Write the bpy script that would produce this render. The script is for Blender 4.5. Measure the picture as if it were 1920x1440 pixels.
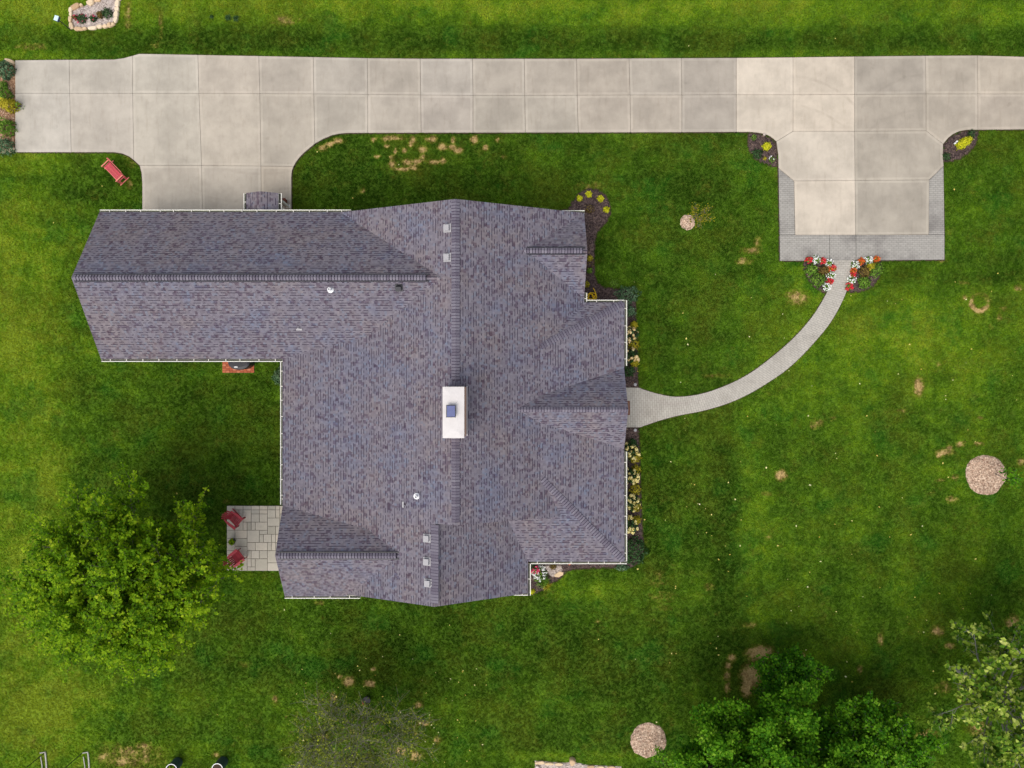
import bpy, bmesh, math, random
import numpy as np
from mathutils import Vector, Matrix
from mathutils.bvhtree import BVHTree

for o in list(bpy.data.objects):
    bpy.data.objects.remove(o)
SC = bpy.context.scene
COL = SC.collection
random.seed(7)
RNG = np.random.default_rng(11)

# ------------------------------------------------------------------ camera, light, exposure
H = 39.0          # metres above the ground
K = 0.03          # metres per photograph pixel on the ground
cam = bpy.data.objects.new('camera', bpy.data.cameras.new('camera'))
COL.objects.link(cam)
cam.location = (0, 0, H)
cam.rotation_euler = (0, 0, 0)
cam.data.sensor_width = 36
cam.data.lens = 36 * H / (1920 * K)
cam.data.clip_start = 0.5
cam.data.clip_end = 2000
SC.camera = cam

SUN_EL, SUN_AZ = math.radians(57), math.radians(212)    # azimuth clockwise from north: light from the south-south-west
W = bpy.data.worlds.new('World')
SC.world = W
W.use_nodes = True
wn = W.node_tree
bg = wn.nodes['Background']
sky = wn.nodes.new('ShaderNodeTexSky')
sky.sky_type = 'NISHITA'
sky.sun_disc = False
sky.sun_elevation = SUN_EL
sky.sun_rotation = SUN_AZ
sky.air_density = 1.0
sky.dust_density = 3.0
sky.ozone_density = 1.0
hs = wn.nodes.new('ShaderNodeHueSaturation')      # thin cloud: a greyer sky than the clear one
hs.inputs['Saturation'].default_value = 0.45
wn.links.new(sky.outputs[0], hs.inputs['Color'])
wn.links.new(hs.outputs[0], bg.inputs[0])
bg.inputs[1].default_value = 0.15
sl = bpy.data.lights.new('sun', 'SUN')
sl.energy = 1.5
sl.angle = math.radians(60)
sl.color = (1.0, 0.94, 0.86)
sun = bpy.data.objects.new('sun', sl)
COL.objects.link(sun)
sd = Vector((math.sin(SUN_AZ) * math.cos(SUN_EL), math.cos(SUN_AZ) * math.cos(SUN_EL), math.sin(SUN_EL)))
sun.rotation_euler = sd.to_track_quat('Z', 'Y').to_euler()
SC.view_settings.view_transform = 'Standard'
SC.view_settings.look = 'None'
SC.view_settings.gamma = 1
SC.view_settings.exposure = 0.42

# ------------------------------------------------------------------ helpers
def P(px, py, z=0.0):
    s = K * (1 - z / H)
    return Vector(((px - 960) * s, (720 - py) * s, z))

def tag(o, label=None, cat=None, group=None, kind=None):
    if label: o['label'] = label
    if cat: o['category'] = cat
    if group: o['group'] = group
    if kind: o['kind'] = kind
    return o

def empty(name, loc=(0, 0, 0), rz=0.0, label=None, cat=None, group=None):
    o = bpy.data.objects.new(name, None)
    o.empty_display_size = 0.2
    COL.objects.link(o)
    o.location = loc
    o.rotation_euler = (0, 0, rz)
    return tag(o, label, cat, group)

class MB:
    """collects shapes and links them as one mesh object"""
    def __init__(s):
        s.v = []; s.f = []; s.mi = []; s.uv = []; s.tint = []; s.tone = []
    def face(s, pts, m=0, uv=None, tint=(1, 1, 1), tone=0.5):
        i = len(s.v)
        s.v.extend([tuple(p) for p in pts])
        s.f.append(tuple(range(i, i + len(pts))))
        s.mi.append(m); s.uv.append(uv); s.tint.append(tint); s.tone.append(tone)
    def box(s, c, d, rot=None, m=0, tint=(1, 1, 1), tone=0.5):
        c = Vector(c); hx, hy, hz = d[0] / 2, d[1] / 2, d[2] / 2
        R = rot if rot is not None else Matrix.Identity(3)
        q = [c + R @ Vector((x * hx, y * hy, z * hz)) for x in (-1, 1) for y in (-1, 1) for z in (-1, 1)]
        for a in ((0, 1, 3, 2), (4, 6, 7, 5), (0, 4, 5, 1), (2, 3, 7, 6), (0, 2, 6, 4), (1, 5, 7, 3)):
            s.face([q[k] for k in a], m, None, tint, tone)
    def bar(s, a, b, w, h, m=0, tint=(1, 1, 1), tone=0.5, up=Vector((0, 0, 1))):
        a = Vector(a); b = Vector(b); d = (b - a)
        L = d.length; d.normalize()
        side = d.cross(up)
        if side.length < 1e-4: side = Vector((1, 0, 0))
        side.normalize(); u = side.cross(d)
        R = Matrix((d, side, u)).transposed()
        s.box((a + b) / 2, (L, w, h), R, m, tint, tone)
    def tube(s, pts, rad, n=8, m=0, tone=0.5, cap=True):
        pts = [Vector(p) for p in pts]
        rings = []
        for i, p in enumerate(pts):
            d = (pts[min(i + 1, len(pts) - 1)] - pts[max(i - 1, 0)])
            if d.length < 1e-6: d = Vector((0, 0, 1))
            d.normalize()
            ref = Vector((0, 0, 1)) if abs(d.z) < 0.9 else Vector((1, 0, 0))
            a = d.cross(ref).normalized(); b = d.cross(a)
            r = rad[i] if hasattr(rad, '__len__') else rad
            rings.append([p + (a * math.cos(2 * math.pi * k / n) + b * math.sin(2 * math.pi * k / n)) * r for k in range(n)])
        base = len(s.v)
        for rg in rings: s.v.extend([tuple(p) for p in rg])
        for i in range(len(rings) - 1):
            for k in range(n):
                k2 = (k + 1) % n
                s.f.append((base + i * n + k, base + i * n + k2, base + (i + 1) * n + k2, base + (i + 1) * n + k))
                s.mi.append(m); s.uv.append(None); s.tint.append((1, 1, 1)); s.tone.append(tone)
        if cap:
            for i0 in (0, len(rings) - 1):
                s.f.append(tuple(base + i0 * n + k for k in range(n)))
                s.mi.append(m); s.uv.append(None); s.tint.append((1, 1, 1)); s.tone.append(tone)
    def lathe(s, prof, c=(0, 0, 0), n=24, m=0, tone=0.5):
        c = Vector(c)
        for i in range(len(prof) - 1):
            (r0, z0), (r1, z1) = prof[i], prof[i + 1]
            for k in range(n):
                a0 = 2 * math.pi * k / n; a1 = 2 * math.pi * (k + 1) / n
                q = [c + Vector((r0 * math.cos(a0), r0 * math.sin(a0), z0)), c + Vector((r0 * math.cos(a1), r0 * math.sin(a1), z0)),
                     c + Vector((r1 * math.cos(a1), r1 * math.sin(a1), z1)), c + Vector((r1 * math.cos(a0), r1 * math.sin(a0), z1))]
                if r0 < 1e-5: q = [q[0], q[2], q[3]]
                elif r1 < 1e-5: q = [q[0], q[1], q[2]]
                s.face(q, m, None, (1, 1, 1), tone)
    def prism(s, poly, z0, z1, m=0, tint=(1, 1, 1), tone=0.5, mside=None, bottom=False):
        poly = ccw([(p[0], p[1]) for p in poly])
        s.face([(x, y, z1) for x, y in poly], m, None, tint, tone)
        if bottom: s.face([(x, y, z0) for x, y in reversed(poly)], m, None, tint, tone)
        n = len(poly)
        for i in range(n):
            a = poly[i]; b = poly[(i + 1) % n]
            s.face([(a[0], a[1], z0), (b[0], b[1], z0), (b[0], b[1], z1), (a[0], a[1], z1)], m if mside is None else mside, None, tint, tone)
    def build(s, name, mats, parent=None, smooth=False, merge=False):
        me = bpy.data.meshes.new(name)
        me.from_pydata(s.v, [], s.f)
        if not isinstance(mats, (list, tuple)): mats = [mats]
        for m in mats: me.materials.append(m)
        me.polygons.foreach_set('material_index', s.mi)
        if any(u is not None for u in s.uv):
            ul = me.uv_layers.new(name='UVMap')
            flat = []
            for f, u in zip(s.f, s.uv):
                if u is None: flat.extend([0.0, 0.0] * len(f))
                else:
                    for q in u: flat.extend([q[0], q[1]])
            ul.data.foreach_set('uv', flat)
        if any(t != (1, 1, 1) for t in s.tint):
            at = me.attributes.new('tint', 'FLOAT_COLOR', 'FACE')
            at.data.foreach_set('color', [c for t in s.tint for c in (t[0], t[1], t[2], 1.0)])
        at = me.attributes.new('tone', 'FLOAT', 'FACE')
        at.data.foreach_set('value', s.tone)
        if merge:
            bm = bmesh.new(); bm.from_mesh(me)
            bmesh.ops.remove_doubles(bm, verts=bm.verts, dist=1e-4)
            bmesh.ops.recalc_face_normals(bm, faces=bm.faces)
            bm.to_mesh(me); bm.free()
        if smooth:
            me.polygons.foreach_set('use_smooth', [True] * len(me.polygons))
        me.update()
        o = bpy.data.objects.new(name, me)
        COL.objects.link(o)
        if parent is not None: o.parent = parent
        return o

def area2(p):
    return sum(p[i][0] * p[(i + 1) % len(p)][1] - p[(i + 1) % len(p)][0] * p[i][1] for i in range(len(p)))
def ccw(p):
    return list(p) if area2(p) > 0 else list(reversed(p))
def offset(poly, d):
    """move every edge of a simple polygon outwards by d (inwards when negative)"""
    p = ccw(poly); n = len(p); out = []
    for i in range(n):
        a = Vector(p[i - 1]); b = Vector(p[i]); c = Vector(p[(i + 1) % n])
        e1 = (b - a); e2 = (c - b)
        if e1.length < 1e-6 or e2.length < 1e-6:
            out.append((b.x, b.y)); continue
        e1.normalize(); e2.normalize()
        n1 = Vector((e1.y, -e1.x)); n2 = Vector((e2.y, -e2.x))
        m = n1 + n2
        if m.length < 1e-3: m = n1.copy()
        m.normalize()
        k = d / max(0.45, m.dot(n1))
        out.append((b.x + m.x * k, b.y + m.y * k))
    return out
def pxpoly(l, z=0.0):
    return [tuple(P(x, y, z).xy) for x, y in l]
def inside(poly, x, y):
    """numpy point in polygon"""
    r = np.zeros(np.shape(x), bool); n = len(poly)
    for i in range(n):
        x0, y0 = poly[i]; x1, y1 = poly[(i + 1) % n]
        if abs(y1 - y0) < 1e-12: continue
        c = ((y0 > y) != (y1 > y)) & (x < (x1 - x0) * (y - y0) / (y1 - y0) + x0)
        r ^= c
    return r
def smooth_path(pts, n=6):
    out = []
    for i in range(len(pts) - 1):
        p0 = Vector(pts[max(i - 1, 0)]); p1 = Vector(pts[i]); p2 = Vector(pts[i + 1]); p3 = Vector(pts[min(i + 2, len(pts) - 1)])
        for k in range(n):
            t = k / n
            out.append(0.5 * ((2 * p1) + (p2 - p0) * t + (2 * p0 - 5 * p1 + 4 * p2 - p3) * t * t + (3 * p1 - p0 - 3 * p2 + p3) * t ** 3))
    out.append(Vector(pts[-1]))
    return out

# ------------------------------------------------------------------ materials
class NT:
    def __init__(s, name):
        s.m = bpy.data.materials.new(name); s.m.use_nodes = True
        s.t = s.m.node_tree; s.b = s.t.nodes['Principled BSDF']
        s.out = s.t.nodes['Material Output']
    def n(s, typ, **kw):
        x = s.t.nodes.new(typ)
        for k, v in kw.items(): setattr(x, k, v)
        return x
    def put(s, sock, v):
        if hasattr(v, 'links') or isinstance(v, bpy.types.NodeSocket): s.t.links.new(v, sock)
        elif isinstance(v, (tuple, list)) and len(v) == 3 and sock.type == 'RGBA': sock.default_value = (*v, 1)
        else: sock.default_value = v
    def math(s, op, a, b=0.0, c=None, clamp=False):
        x = s.n('ShaderNodeMath', operation=op, use_clamp=clamp)
        s.put(x.inputs[0], a); s.put(x.inputs[1], b)
        if c is not None: s.put(x.inputs[2], c)
        return x.outputs[0]
    def mix(s, f, a, b, typ='MIX'):
        x = s.n('ShaderNodeMix', data_type='RGBA', blend_type=typ)
        s.put(x.inputs[0], f); s.put(x.inputs[6], a); s.put(x.inputs[7], b)
        return x.outputs[2]
    def noise(s, vec, scale, detail=4, rough=0.55, dim='3D'):
        x = s.n('ShaderNodeTexNoise', noise_dimensions=dim)
        if vec is not None: s.put(x.inputs['Vector'], vec)
        x.inputs['Scale'].default_value = scale; x.inputs['Detail'].default_value = detail; x.inputs['Roughness'].default_value = rough
        return x.outputs[0]
    def ramp(s, f, stops, interp='LINEAR'):
        x = s.n('ShaderNodeValToRGB'); cr = x.color_ramp; cr.interpolation = interp
        while len(cr.elements) < len(stops): cr.elements.new(0.5)
        for e, (p, c) in zip(cr.elements, stops):
            e.position = p; e.color = (*c, 1) if len(c) == 3 else c
        s.put(x.inputs[0], f)
        return x.outputs[0]
    def maprange(s, v, a, b, c=0.0, d=1.0, smooth=True):
        x = s.n('ShaderNodeMapRange', interpolation_type='SMOOTHSTEP' if smooth else 'LINEAR')
        s.put(x.inputs[0], v); x.inputs[1].default_value = a; x.inputs[2].default_value = b; x.inputs[3].default_value = c; x.inputs[4].default_value = d
        return x.outputs[0]
    def wn(s, vec, dim='2D'):
        x = s.n('ShaderNodeTexWhiteNoise', noise_dimensions=dim)
        s.put(x.inputs['Vector'] if dim != '1D' else x.inputs['W'], vec)
        return x.outputs[0]
    def comb(s, a, b, c=0.0):
        x = s.n('ShaderNodeCombineXYZ'); s.put(x.inputs[0], a); s.put(x.inputs[1], b); s.put(x.inputs[2], c)
        return x.outputs[0]
    def sep(s, v):
        x = s.n('ShaderNodeSeparateXYZ'); s.put(x.inputs[0], v); return x.outputs
    def attr(s, name):
        return s.n('ShaderNodeAttribute', attribute_name=name)
    def pos(s):
        return s.n('ShaderNodeNewGeometry').outputs['Position']
    def objco(s):
        return s.n('ShaderNodeTexCoord').outputs['Object']
    def bump(s, h, dist=0.01, strength=1.0):
        x = s.n('ShaderNodeBump'); s.put(x.inputs['Height'], h); x.inputs['Distance'].default_value = dist; x.inputs['Strength'].default_value = strength
        s.t.links.new(x.outputs[0], s.b.inputs['Normal'])
    def fin(s, col, rough=0.8, spec=0.3, metal=0.0):
        s.put(s.b.inputs['Base Color'], col); s.put(s.b.inputs['Roughness'], rough)
        s.b.inputs['Specular IOR Level'].default_value = spec; s.b.inputs['Metallic'].default_value = metal
        return s.m

MATS = {}
def simple(name, col, rough=0.6, spec=0.3, metal=0.0, var=0.12, scale=6.0):
    t = NT(name)
    n = t.noise(t.objco(), scale, 5, 0.6)
    c = t.mix(n, tuple(x * (1 - var) for x in col), tuple(min(1, x * (1 + var)) for x in col))
    return t.fin(c, rough, spec, metal)

def m_lawn(name='lawn_grass', src='GEOMETRY'):
    """turf; the same recipe colours the sheet and, read from the instancer, the blades standing on it"""
    t = NT(name); p = t.pos()
    lush_shade = t.n('ShaderNodeAttribute', attribute_name='lush_shade', attribute_type=src).outputs['Fac']
    dry = t.n('ShaderNodeAttribute', attribute_name='dry', attribute_type=src).outputs['Fac']
    c5 = lambda v, k: t.math('MULTIPLY', t.math('SUBTRACT', v, 0.5), k)
    n1 = t.noise(p, 0.22, 4, 0.6); n2 = t.noise(p, 0.9, 5, 0.68); n3 = t.noise(p, 3.4, 5, 0.72); n4 = t.noise(p, 10.0, 4, 0.8); n5 = t.noise(p, 30.0, 2, 0.7)
    f = t.math('ADD', c5(n1, 1.05), c5(n2, 1.35))
    f = t.math('ADD', f, c5(n3, 0.75))
    f = t.math('ADD', f, t.math('MULTIPLY', lush_shade, 0.52))
    f = t.math('ADD', f, 0.40)
    c = t.ramp(f, [(0.0, (0.018, 0.050, 0.003)), (0.25, (0.035, 0.086, 0.005)), (0.5, (0.063, 0.138, 0.007)), (0.75, (0.118, 0.214, 0.009)), (1.0, (0.205, 0.275, 0.018))])
    cl = t.maprange(t.noise(p, 0.42, 5, 0.62), 0.53, 0.66)            # clover, bluer
    c = t.mix(t.math('MULTIPLY', cl, 0.55), c, (0.020, 0.115, 0.010))
    off = t.n('ShaderNodeVectorMath', operation='ADD'); t.put(off.inputs[0], p); off.inputs[1].default_value = (37.0, 11.0, 0)
    th = t.math('MULTIPLY', t.maprange(t.noise(off.outputs[0], 0.8, 6, 0.74), 0.50, 0.70), t.maprange(t.noise(off.outputs[0], 4.0, 4, 0.7), 0.38, 0.62))
    c = t.mix(t.math('MULTIPLY', th, 0.62), c, (0.135, 0.135, 0.018))  # straw showing through
    ol = t.math('MULTIPLY', t.maprange(t.noise(off.outputs[0], 0.30, 5, 0.66), 0.46, 0.64), t.maprange(n3, 0.30, 0.62, 0.35, 1.0))
    c = t.mix(t.math('MULTIPLY', ol, 0.50), c, (0.098, 0.118, 0.010))  # olive, thinner turf
    wc = t.maprange(t.noise(off.outputs[0], 2.2, 3, 0.6), 0.64, 0.74)
    c = t.mix(t.math('MULTIPLY', wc, 0.5), c, (0.14, 0.24, 0.030))    # pale coarse tufts
    if src == 'GEOMETRY':
        c = t.mix(t.maprange(n4, 0.32, 0.66), t.mix(0.72, c, (0.005, 0.020, 0.001)), t.mix(0.18, c, (0.20, 0.34, 0.03)))
        c = t.mix(t.maprange(n5, 0.55, 0.72, 0, 0.35), c, (0.24, 0.31, 0.07))
    else:
        bt = t.attr('tone').outputs['Fac']
        c = t.mix(1.0, c, t.mix(bt, (0.72, 0.72, 0.72), (2.1, 2.0, 1.9)), 'MULTIPLY')
    edge = t.math('ADD', t.math('ADD', dry, c5(t.noise(p, 2.6, 5, 0.7), 1.2)), c5(t.noise(p, 8.0, 4, 0.75), 1.0))
    edge = t.math('MULTIPLY', edge, t.maprange(dry, 0.05, 0.25))
    c = t.mix(t.maprange(edge, 0.10, 0.50, 0, 0.75), c, (0.165, 0.165, 0.022))      # yellowing margin
    d = t.maprange(edge, 0.36, 0.74)
    dc = t.ramp(t.noise(p, 13, 5, 0.8), [(0.30, (0.17, 0.112, 0.042)), (0.52, (0.41, 0.285, 0.115)), (0.72, (0.58, 0.435, 0.21))])
    c = t.mix(d, c, dc)
    if src == 'GEOMETRY':
        t.bump(t.math('ADD', t.math('MULTIPLY', n4, 0.7), t.math('MULTIPLY', n3, 0.6)), 0.05, 0.8)
        return t.fin(c, 0.95, 0.02)
    t.fin(c, 0.9, 0.03)
    tr = t.n('ShaderNodeBsdfTranslucent'); t.put(tr.inputs[0], c)
    mx = t.n('ShaderNodeMixShader'); mx.inputs[0].default_value = 0.3
    t.t.links.new(t.b.outputs[0], mx.inputs[1]); t.t.links.new(tr.outputs[0], mx.inputs[2]); t.t.links.new(mx.outputs[0], t.out.inputs[0])
    return t.m

def m_shingle():
    t = NT('roof_shingle')
    uv = t.n('ShaderNodeUVMap', uv_map='UVMap').outputs[0]
    u, v, _ = t.sep(uv)
    vr = t.math('DIVIDE', v, 0.137)
    row = t.math('FLOOR', vr); vf = t.math('SUBTRACT', vr, row)
    uu = t.math('ADD', u, t.math('MULTIPLY', t.wn(row, '1D'), 7.3))
    c1 = t.math('FLOOR', t.math('DIVIDE', uu, 0.125))
    c2 = t.math('FLOOR', t.math('DIVIDE', t.math('ADD', uu, 3.7), 0.19))
    c3 = t.math('FLOOR', t.math('DIVIDE', t.math('ADD', uu, 1.3), 0.12))
    r1 = t.wn(t.comb(c1, row)); r2 = t.wn(t.comb(t.math('ADD', c2, 57.0), row)); r3 = t.wn(t.comb(t.math('ADD', c3, 191.0), row))
    a = t.ramp(r1, [(0.0, (0.110, 0.090, 0.110)), (0.07, (0.140, 0.126, 0.148)), (0.35, (0.156, 0.142, 0.167)), (0.70, (0.172, 0.158, 0.182)), (0.92, (0.152, 0.155, 0.190))], 'CONSTANT')
    b = t.ramp(r2, [(0.0, (0.68, 0.61, 0.68)), (0.085, (0.95, 0.94, 0.96)), (0.5, (1.0, 1.0, 1.0)), (0.88, (1.06, 1.05, 1.06))], 'CONSTANT')
    c = t.mix(1.0, a, b, 'MULTIPLY')
    mac = t.noise(t.pos(), 0.45, 5, 0.65)
    c = t.mix(t.maprange(mac, 0.50, 0.64, 0, 0.8), c, t.mix(1.0, c, (1.10, 1.03, 0.93), 'MULTIPLY'))
    c = t.mix(t.maprange(mac, 0.48, 0.36, 0, 0.8), c, t.mix(1.0, c, (0.88, 0.97, 1.08), 'MULTIPLY'))
    pl = t.noise(t.pos(), 1.6, 3, 0.6)
    c = t.mix(t.maprange(pl, 0.58, 0.70, 0, 0.35), c, t.mix(1.0, c, (0.80, 0.70, 0.76), 'MULTIPLY'))
    gr = t.noise(t.pos(), 45, 2, 0.7)
    c = t.mix(0.5, c, t.mix(1.0, c, t.mix(gr, (0.6, 0.6, 0.6), (1.4, 1.4, 1.4)), 'MULTIPLY'))
    band = t.maprange(vf, 0.24, 0.36, 1, 0)
    dash = t.math('MULTIPLY', band, t.math('GREATER_THAN', r3, 0.50))
    c = t.mix(t.math('MULTIPLY', dash, 0.78), c, (0.030, 0.022, 0.040))
    c = t.mix(t.math('MULTIPLY', t.maprange(vf, 0.05, 0.14, 1, 0), 0.12), c, (0.04, 0.03, 0.05))
    t.bump(t.math('SUBTRACT', t.math('MULTIPLY', r1, 0.6), t.math('MULTIPLY', dash, 1.0)), 0.010, 0.5)
    return t.fin(c, 0.9, 0.15)

def m_cap():
    t = NT('ridge_shingle'); p = t.pos()
    tn = t.attr('tone').outputs['Fac']
    c = t.ramp(tn, [(0.0, (0.115, 0.100, 0.128)), (0.5, (0.150, 0.136, 0.168)), (1.0, (0.180, 0.166, 0.196))])
    g = t.noise(p, 45, 2, 0.7)
    c = t.mix(0.5, c, t.mix(1.0, c, t.mix(g, (0.6, 0.6, 0.6), (1.4, 1.4, 1.4)), 'MULTIPLY'))
    return t.fin(c, 0.9, 0.15)

def m_concrete(name, base=(0.448, 0.402, 0.342), dark=0.83, stain=0.5):
    t = NT(name); p = t.pos()
    ti = t.attr('tint').outputs['Color']
    n1 = t.noise(p, 0.55, 5, 0.6); n2 = t.noise(p, 2.6, 5, 0.65); n3 = t.noise(p, 30, 3, 0.7)
    c = t.mix(1.0, base, ti, 'MULTIPLY')
    k = t.math('ADD', t.maprange(n1, 0.3, 0.7, dark, 1.06), t.math('MULTIPLY', t.math('SUBTRACT', n2, 0.5), 0.24))
    c = t.mix(1.0, c, t.comb(k, k, t.math('MULTIPLY', k, 0.985)), 'MULTIPLY')
    # broom streaks across the lane
    x, y, z = t.sep(p)
    st = t.noise(t.comb(t.math('MULTIPLY', x, 2.0), t.math('MULTIPLY', y, 0.35)), 2.4, 4, 0.6)
    c = t.mix(t.maprange(st, 0.50, 0.74, 0, 0.55), c, t.mix(1.0, c, (0.84, 0.82, 0.80), 'MULTIPLY'))
    sp = t.maprange(t.noise(p, 1.7, 3, 0.5), 0.66, 0.76, 0, stain)
    c = t.mix(sp, c, t.mix(1.0, c, (0.80, 0.79, 0.77), 'MULTIPLY'))
    vo = t.n('ShaderNodeTexVoronoi'); t.put(vo.inputs['Vector'], p); vo.inputs['Scale'].default_value = 0.9
    dt = t.math('MULTIPLY', t.maprange(vo.outputs['Distance'], 0.05, 0.13, 1, 0), t.maprange(n2, 0.5, 0.6))
    c = t.mix(t.math('MULTIPLY', dt, 0.22), c, (0.20, 0.18, 0.16))
    c = t.mix(t.maprange(n3, 0.3, 0.7, 0, 0.22), c, t.mix(1.0, c, (0.80, 0.80, 0.80), 'MULTIPLY'))
    def tyre(cx, cy, r, x0, x1, k):
        d = t.math('SQRT', t.math('ADD', t.math('POWER', t.math('SUBTRACT', x, cx), 2.0), t.math('POWER', t.math('SUBTRACT', y, cy), 2.0)))
        w = t.maprange(t.math('ABSOLUTE', t.math('SUBTRACT', d, r)), 0.02, 0.12, 1, 0)
        m = t.math('MULTIPLY', t.math('GREATER_THAN', x, x0), t.math('LESS_THAN', x, x1))
        return t.math('MULTIPLY', t.math('MULTIPLY', w, m), t.math('MULTIPLY', t.maprange(n2, 0.36, 0.62), k))
    for q in ((15.4, 12.0, 5.3, 15.6, 19.4, .30), (15.2, 10.4, 5.3, 16.2, 19.6, .26), (23.6, 12.2, 5.2, 19.6, 23.0, .22), (23.2, 10.5, 4.9, 19.9, 22.6, .18), (-14.0, 20.4, 8.6, -17.0, -12.4, .22), (-14.6, 20.4, 10.2, -18.0, -13.4, .18), (-12.0, 2.0, 9.0, -15.6, -12.3, .25)):
        c = t.mix(tyre(*q), c, t.mix(1.0, c, (0.55, 0.53, 0.52), 'MULTIPLY'))
    t.bump(n3, 0.003, 0.5)
    return t.fin(c, 0.85, 0.2)

def m_paver(name, base, bw, bh, mortar, dk):
    t = NT(name)
    uv = t.n('ShaderNodeUVMap', uv_map='UVMap').outputs[0]; p = t.pos()
    b = t.n('ShaderNodeTexBrick'); t.put(b.inputs['Vector'], uv)
    b.inputs['Scale'].default_value = 1.0; b.inputs['Brick Width'].default_value = bw; b.inputs['Row Height'].default_value = bh
    b.inputs['Mortar Size'].default_value = mortar; b.inputs['Mortar Smooth'].default_value = 0.2; b.inputs['Bias'].default_value = 0
    b.inputs['Color1'].default_value = (*[x * 0.94 for x in base], 1); b.inputs['Color2'].default_value = (*[x * 1.05 for x in base], 1)
    b.inputs['Mortar'].default_value = (*[x * 0.66 for x in base], 1)
    n1 = t.noise(p, 0.7, 5, 0.6); n2 = t.noise(p, 3.5, 4, 0.65)
    c = b.outputs['Color']
    c = t.mix(t.maprange(n1, 0.42, 0.72, 0, 1), c, t.mix(1.0, c, dk, 'MULTIPLY'))
    c = t.mix(t.maprange(n2, 0.4, 0.8, 0, 0.5), c, t.mix(1.0, c, (0.78, 0.78, 0.78), 'MULTIPLY'))
    t.bump(b.outputs['Fac'], -0.006, 0.8)
    return t.fin(c, 0.85, 0.2)

def m_mulch(name, c0, c1, c2, scale=16):
    t = NT(name); p = t.pos()
    v = t.n('ShaderNodeTexVoronoi'); t.put(v.inputs['Vector'], p); v.inputs['Scale'].default_value = scale
    n = t.noise(p, 0.9, 4, 0.6)
    r = t.sep(v.outputs['Color'])[0]
    c = t.ramp(r, [(0.0, c0), (0.6, c1), (1.0, c2)])
    c = t.mix(t.maprange(n, 0.4, 0.7, 0, 0.6), c, t.mix(1.0, c, (0.6, 0.62, 0.68), 'MULTIPLY'))
    c = t.mix(t.maprange(t.noise(p, 30, 2), 0.45, 0.75, 0, 0.5), c, tuple(min(1, x * 1.8) for x in c2))
    t.bump(r, 0.03, 0.8)
    return t.fin(c, 0.95, 0.05)

def m_leaf(name, stops, trans=0.25, rough=0.65, spec=0.08):
    t = NT(name)
    c = t.ramp(t.attr('tone').outputs['Fac'], stops)
    t.fin(c, rough, spec)
    tr = t.n('ShaderNodeBsdfTranslucent'); t.put(tr.inputs[0], t.mix(1.0, c, (1.3, 1.35, 0.7), 'MULTIPLY'))
    mx = t.n('ShaderNodeMixShader'); mx.inputs[0].default_value = trans
    t.t.links.new(t.b.outputs[0], mx.inputs[1]); t.t.links.new(tr.outputs[0], mx.inputs[2]); t.t.links.new(mx.outputs[0], t.out.inputs[0])
    return t.m

def m_tone(name, stops, rough=0.7, spec=0.2, scale=20, var=0.25):
    t = NT(name)
    c = t.ramp(t.attr('tone').outputs['Fac'], stops)
    n = t.noise(t.objco(), scale, 4, 0.65)
    c = t.mix(n, t.mix(1.0, c, (1 - var,) * 3, 'MULTIPLY'), t.mix(1.0, c, (1 + var,) * 3, 'MULTIPLY'))
    t.bump(n, 0.006, 0.5)
    return t.fin(c, rough, spec)

def m_brick(name, base):
    t = NT(name)
    p = t.objco(); x, y, z = t.sep(p)
    b = t.n('ShaderNodeTexBrick'); t.put(b.inputs['Vector'], t.comb(t.math('ADD', x, y), z))
    b.inputs['Scale'].default_value = 1.0; b.inputs['Brick Width'].default_value = 0.2; b.inputs['Row Height'].default_value = 0.07; b.inputs['Mortar Size'].default_value = 0.006
    b.inputs['Color1'].default_value = (*base, 1); b.inputs['Color2'].default_value = (*[c * 0.75 for c in base], 1); b.inputs['Mortar'].default_value = (0.5, 0.46, 0.4, 1)
    return t.fin(b.outputs[0], 0.85, 0.2)

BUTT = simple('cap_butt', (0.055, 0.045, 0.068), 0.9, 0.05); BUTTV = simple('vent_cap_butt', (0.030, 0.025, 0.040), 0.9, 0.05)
LAWN = m_lawn(); SHINGLE = m_shingle(); CAP = m_cap()
CONC = m_concrete('driveway_concrete')
SOIL = simple('bare_soil', (0.055, 0.040, 0.026), 0.95, 0.05, var=0.4, scale=9)
JOINT = simple('joint_filler', (0.13, 0.115, 0.10), 0.9, 0.1)
STAMP = m_paver('stamped_brick', (0.330, 0.312, 0.280), 0.26, 0.115, 0.010, (0.66, 0.65, 0.66))
WALKP = m_paver('walk_paver', (0.415, 0.386, 0.335), 0.26, 0.125, 0.009, (0.84, 0.83, 0.82))
FLAG = m_tone('patio_flagstone', [(0, (0.42, 0.385, 0.315)), (0.5, (0.50, 0.455, 0.38)), (1, (0.57, 0.50, 0.405))], 0.85, 0.2, 6, 0.16)
MULCH = m_mulch('dark_mulch', (0.022, 0.015, 0.015), (0.060, 0.042, 0.040), (0.13, 0.090, 0.078))
CHIPS = m_mulch('pale_wood_chips', (0.20, 0.125, 0.085), (0.42, 0.285, 0.205), (0.62, 0.46, 0.34), 13)
BARKM = m_mulch('brown_bark_mulch', (0.13, 0.065, 0.035), (0.26, 0.145, 0.085), (0.42, 0.27, 0.17), 14)
GRAVEL = m_mulch('pink_grey_gravel', (0.24, 0.19, 0.165), (0.40, 0.335, 0.295), (0.56, 0.48, 0.43), 15)
CHIPM = m_tone('bark_chip', [(0, (0.03, 0.02, 0.018)), (0.6, (0.10, 0.07, 0.055)), (1, (0.24, 0.17, 0.12))], 0.95, 0.05)
PCHIP = m_tone('wood_chip', [(0, (0.20, 0.12, 0.08)), (0.5, (0.46, 0.31, 0.22)), (1, (0.72, 0.54, 0.40))], 0.95, 0.05)
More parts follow.
